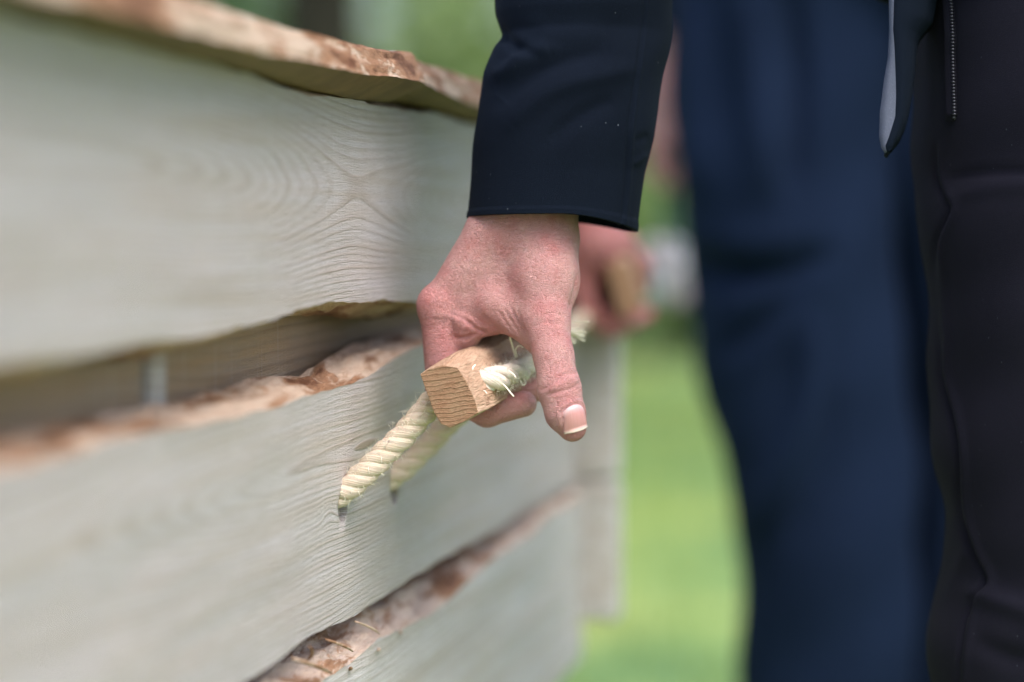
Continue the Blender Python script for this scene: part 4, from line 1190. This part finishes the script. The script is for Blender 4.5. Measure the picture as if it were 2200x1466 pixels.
# surface depth of the trouser front at those points
dgv = np.zeros(len(tr1.data.vertices) * 3); tr1.data.vertices.foreach_get('co', dgv)
tw = dgv.reshape(-1, 3) + np.array(p1.location)
rel = tw - CAM
tpx = np.stack([rel @ RT / KN + 1100, 733 - rel @ UP / KN, (DF - rel @ FW) / KN], -1)
def front_d(x, y):
    m = (np.abs(tpx[:, 0] - x) < 14) & (np.abs(tpx[:, 1] - y) < 14)
    return tpx[m, 2].max() if m.any() else 0
zd = sm(np.array([front_d(x, y) for x, y in zip(zx, zy)]), 11)
zd = zd + 1 - 14 * np.clip((zy - 236) / 14, 0, 1)
V = np.stack([np.stack([zx + o_, zy, zd + q], -1) for o_, q in ((-14, -12), (-6, 0), (0, 1), (6, 0), (14, -12))], 1).reshape(-1, 3)
zt = mesh_obj('zip_tape', LN(V), grid_faces(90, 5), M_TROUSER, p1, True)
a = Acc()
for i in range(0, 44):
    y = -60 + i * 7.05; x = float(np.interp(y, zy, zx)); d = float(np.interp(y, zy, zd)) + 8
    V_, F_ = tube(np.array([(x - 3.2, y, d), (x + 1.0, y + 0.4, d + 2.0), (x + 3.4, y + 0.8, d)]), 1.9, 6)
    a.add(LN(V_), F_)
V_, F_ = tube(np.array([(2067, 228, zd[-1] + 8), (2070, 238, zd[-1] + 10), (2072, 247, zd[-1] + 8)]), 2.0, 6)
a.add(LN(V_), F_)
zo = a.obj('zip_teeth', M_METAL, p1, True); zo['kind'] = 'stuff'

# ------------------------------------------------------------------ second bearer in navy, further along the coffin
Z2 = 2.2; L2 = frame(Z2); K2 = Z2 / FPX
p2 = empty('person', L2((1850, 733, 0)) * np.array([1, 1, 0]))
tag(p2, 'blurred person in navy suit trousers holding the far toggle with one hand', 'person')
YG2 = gy(Z2, -190)
a = Acc()
nl = lambda Y, T: 7 * np.sin(Y * 0.009 + 2 * T) + 4 * np.sin(Y * 0.02 - 3 * T + 1)
NLs = [([(1490, 560), (1560, 590), (1660, 590), (1760, 555)], 40, 30, -900, 900), ([(1500, 500), (1600, 520), (1700, 500)], -12, 40, -900, 900), ([(1560, 760), (1640, 690), (1720, 610)], 24, 26, -900, 900),
       ([(1640, 1130), (1690, 1000), (1735, 850), (1745, 700)], -32, 24, -900, 900), ([(1700, 1150), (1760, 1000), (1790, 860)], 14, 30, -900, 900), ([(1590, 1050), (1660, 900), (1690, 760)], 12, 30, -900, 900),
       ([(1480, -40), (1490, 200), (1498, 400)], -28, 24, -900, 900), ([(1590, -40), (1620, 200), (1640, 420)], -26, 40, -900, 900), ([(1690, 0), (1710, 200), (1700, 400)], 32, 26, -900, 900), ([(1540, 0), (1560, 200), (1570, 380)], 10, 30, -900, 900)]
leg(L2, [(-400, 1470), (0, 1450), (200, 1456), (350, 1464), (500, 1480), (650, 1496), (780, 1516), (900, 1546), (1000, 1573), (1100, 1590), (1250, 1603), (1466, 1611), (YG2 - 180, 1650), (YG2 - 45, 1640)],
    [(-400, 520), (300, 500), (900, 440), (1466, 380), (YG2 - 45, 290)], -190, 1.0, -420, YG2 - 45, nl, NLs, 220, 320, a)
leg(L2, [(-400, 1760), (0, 1780), (600, 1930), (900, 2010), (1000, 2018), (1200, 1985), (1466, 1968), (YG2 - 180, 1990), (YG2 - 45, 1990)],
    [(-400, 520), (300, 480), (900, 420), (1466, 380), (YG2 - 45, 290)], -260, 1.0, -420, YG2 - 45, nl, [], 120, 160, a)
navy = a.obj('trousers', M_NAVY, p2, True); fix_normals(navy)
shoe(L2, 1780, -190, gy(Z2, -190), K2, p2, 3); shoe(L2, 2135, -260, gy(Z2, -260), K2, p2, 4)
ys = np.linspace(-1850, -60, 60)
V, Q = loft(L2, ys, itp(ys, [(-1850, 1880), (-60, 1870)]), np.full(60, -220.0), itp(ys, [(-1850, 240), (-1700, 500), (-1500, 560), (-60, 405)]), itp(ys, [(-1850, 160), (-1600, 290), (-60, 300)]), nl, 120, 2.5)
o = mesh_obj('jacket', L2(V), Q, M_NAVY, p2, True); fix_normals(o); thicken(o, 0.003)
# its arm: sleeve hidden behind the near one, hand on the far toggle
Z2h = 1.72; L2h = frame(Z2h); K2h = Z2h / FPX
ys = np.linspace(-1750, 430, 60)
V, Q = loft(L2h, ys, itp(ys, [(-1750, 1420), (-800, 1300), (0, 1265), (430, 1262)]), itp(ys, [(-1750, -900), (-800, -380), (0, -200), (430, -120)]), itp(ys, [(-1750, 190), (-800, 130), (430, 88)]), itp(ys, [(-1750, 190), (-800, 130), (430, 88)]), nl, 80, 2.2)
o = mesh_obj('jacket_sleeve', L2h(V), Q, M_NAVY, p2, True); fix_normals(o); thicken(o, 0.003)
def hand2_sdf(X):
    p = cap_sdf(X, (1262, 400, -120), (1280, 520, -120), 66, 72)
    p = smin(p, cap_sdf(X, (1285, 520, -90), (1250, 590, -110), 58, 40), 30)
    p = smin(p, cap_sdf(X, (1300, 500, -150), (1350, 515, -110), 50, 24), 30)
    for i in range(4):
        dx, dy, dd = 14 * i, -6 * i, -46 * i
        c = [(1248 + dx, 590 + dy, -90 + dd), (1264 + dx, 672 + dy, -80 + dd), (1318 + dx, 706 + dy, -78 + dd), (1360 + dx, 690 + dy, -80 + dd)]
        f = cap_sdf(X, c[0], c[1], 30, 25); f = smin(f, cap_sdf(X, c[1], c[2], 25, 22), 8); f = smin(f, cap_sdf(X, c[2], c[3], 22, 18), 8)
        p = smin(p, f, 8)
    t = cap_sdf(X, (1335, 520, -120), (1385, 560, -170), 26, 24); t = smin(t, cap_sdf(X, (1385, 560, -170), (1390, 610, -210), 24, 20), 8)
    p = smin(p, t, 16)
    p = np.maximum(p, 385 - X[1])
    return p
V, Q = sdf_mesh(hand2_sdf, (1150, 370, -330), (1440, 745, 10), 5.0)
hand2 = mesh_obj('hand', L2h(V), Q, M_SKIN, p2, True); fix_normals(hand2); add_attr(hand2, 'flush', np.full(len(V), 0.75))
hand2['label'] = 'blurred reddish hand closed on the far toggle'
# far toggle and its rope
SEC2 = [((x - 967) * 0.56 + 1342, (y - 851) * 0.95 + 622) for x, y in SEC]
tog2 = toggle_mesh(L2h, (0, 0, -10), SEC2, 430, 8, 'toggle_handle', coffin, (0.06, -0.10, -1.0))
tog2['label'] = 'blurred far toggle grip in the reddish hand'
wt = L2h((1320, 640, -60)); wt2 = L2h((1365, 585, -330))
lt = coffin_local(wt); lt2 = coffin_local(wt2)
hC = cw(lt[0] - 0.13, 0.0, wt[2] - 0.03); hD = cw(lt2[0] - 0.02, 0.0, wt2[2] - 0.05)
for hp, tp, nm_ in ((hC, L2h((1288, 655, -175)), 'near'), (hD, wt2, 'far')):
    pth = bez([hp - NO * 0.02, hp, hp + (tp - hp) * 0.5 + np.array([0, 0, -0.004]), tp], 20)
    o, *_ = rope_strands(pth, 0.006, 0.0215, 'rope', M_ROPE, None, ns=8)
    part_world(o); o.parent = tog2

# ------------------------------------------------------------------ third person further back with a small bouquet
Z3 = 2.75; L3 = frame(Z3); K3 = Z3 / FPX
p3 = empty('person', L3((1730, 733, 0)) * np.array([1, 1, 0]))
tag(p3, 'person mostly hidden behind the navy trousers, bare hand hanging with white flowers', 'person')
YG3 = gy(Z3, -100)
a = Acc()
leg(L3, [(-400, 1500), (300, 1510), (1200, 1640), (YG3 - 30, 1690)], [(-400, 340), (300, 330), (1200, 240), (YG3 - 30, 200)], -100, 1.0, -300, YG3 - 30, nl, [], 60, 90, a)
leg(L3, [(-400, 1680), (300, 1720), (1200, 1830), (YG3 - 30, 1850)], [(-400, 340), (300, 330), (1200, 240), (YG3 - 30, 200)], -100, 1.0, -300, YG3 - 30, nl, [], 60, 90, a)
o = a.obj('trousers', M_DARK, p3, True); fix_normals(o)
shoe(L3, 1790, -100, YG3, K3, p3, 5); shoe(L3, 1950, -100, YG3, K3, p3, 6)
ys = np.linspace(-1250, -60, 40)
V, Q = loft(L3, ys, np.full(40, 1760.0), np.full(40, -110.0), itp(ys, [(-1250, 160), (-1150, 330), (-60, 270)]), itp(ys, [(-1250, 110), (-1100, 200), (-60, 200)]), nl, 90, 2.5)
o = mesh_obj('jacket', L3(V), Q, M_DARK, p3, True); fix_normals(o); thicken(o, 0.003)
ys = np.linspace(-1200, 60, 40)
V, Q = loft(L3, ys, itp(ys, [(-1200, 1520), (-500, 1450), (60, 1440)]), np.full(40, -70.0), itp(ys, [(-1200, 110), (60, 70)]), itp(ys, [(-1200, 110), (60, 70)]), nl, 60, 2.2)
o = mesh_obj('jacket_sleeve', L3(V), Q, M_DARK, p3, True); fix_normals(o); thicken(o, 0.003)
def hand3_sdf(X):
    p = cap_sdf(X, (1440, 0, -70), (1436, 190, -70), 48, 44)
    p = smin(p, cap_sdf(X, (1434, 200, -70), (1432, 300, -65), 46, 44, (1, 1, 0.8)), 20)
    for i in range(4):
        c = [(1404 + i * 6, 300, -20 - 30 * i), (1400 + i * 8, 362, -20 - 30 * i), (1436 + i * 4, 392, -15 - 28 * i), (1462, 366, -15 - 28 * i)]
        f = cap_sdf(X, c[0], c[1], 18, 16); f = smin(f, cap_sdf(X, c[1], c[2], 16, 15), 5); f = smin(f, cap_sdf(X, c[2], c[3], 15, 12), 5)
        p = smin(p, f, 6)
    t = cap_sdf(X, (1450, 230, -30), (1466, 310, 0), 22, 17); t = smin(t, cap_sdf(X, (1466, 310, 0), (1456, 368, 6), 17, 13), 6)
    return smin(p, t, 12)
V, Q = sdf_mesh(hand3_sdf, (1370, -20, -150), (1510, 425, 40), 5.0)
o = mesh_obj('hand', L3(V), Q, M_SKIN, p3, True); fix_normals(o); add_attr(o, 'flush', np.full(len(V), 0.1))
o['label'] = 'pale blurred hand hanging beside the navy trousers'
# bouquet, heads down
bq = empty('bouquet', L3((1440, 560, -30)))
tag(bq, 'small bunch of white flowers held heads down between sleeve and navy trousers', 'bouquet')
M_PETAL = mat_plain('white_petal', (0.86, 0.84, 0.87), 0.6, 60, 0.04)
M_PETAL2 = mat_plain('pale_pink_petal', (0.70, 0.58, 0.60), 0.6, 60, 0.08)
M_STEM = mat_plain('flower_stem', (0.10, 0.20, 0.10), 0.6, 60, 0.3)
M_WRAP = mat_plain('pale_wrap', (0.62, 0.58, 0.57), 0.7, 60, 0.1)
rb = np.random.default_rng(9)
heads = [(1408, 545, 0), (1440, 530, -30), (1470, 545, -10), (1425, 575, 25), (1458, 580, 20), (1402, 585, -30), (1435, 610, 0), (1472, 612, -20), (1410, 622, 10), (1455, 635, 5), (1490, 590, -30), (1492, 628, -10)]
for hi_, (x, y, d) in enumerate(heads):
    a = Acc()
    a.add(*tube(L3(bez([(1436 + (x - 1436) * 0.12, 300, -50), (1436 + (x - 1436) * 0.25, 420, -45), (x, y - 8, d)], 8)), 2.5 * K3 * 1.2, 6))
    a.obj('stem', M_STEM, bq, True)
    a = Acc()
    R_ = rb.uniform(20, 26)
    NPt = 34
    for k in range(NPt):                      # petals overlapping over a rounded head
        zz_ = 1 - 2 * (k + 0.5) / NPt; an = k * 2.39996
        nrm = np.array([math.sqrt(1 - zz_ * zz_) * math.cos(an), zz_, math.sqrt(1 - zz_ * zz_) * math.sin(an)])
        t1 = np.cross(nrm, [0.0, 1.0, 0.01]); t1 /= np.linalg.norm(t1); t2 = np.cross(nrm, t1)
        rad_ = R_ * rb.uniform(0.85, 1.05)
        pts = [np.array([x, y, d]) + nrm * rad_ * (1 + lift) + (t1 * ca_ + t2 * sb_) * R_ * 0.42 for ca_, sb_, lift in ((-0.9, -0.3, -0.1), (-0.3, -1.0, -0.14), (0.6, -0.8, -0.06), (0.9, 0.3, 0.06), (0.2, 1.0, 0.12), (-0.7, 0.7, 0.02))]
        a.add(L3(np.array(pts)), [[0, 1, 2, 3, 4, 5]])
    o = a.obj('flower_head', M_PETAL if hi_ % 3 else M_PETAL2, bq, False); thicken(o, 0.0008)
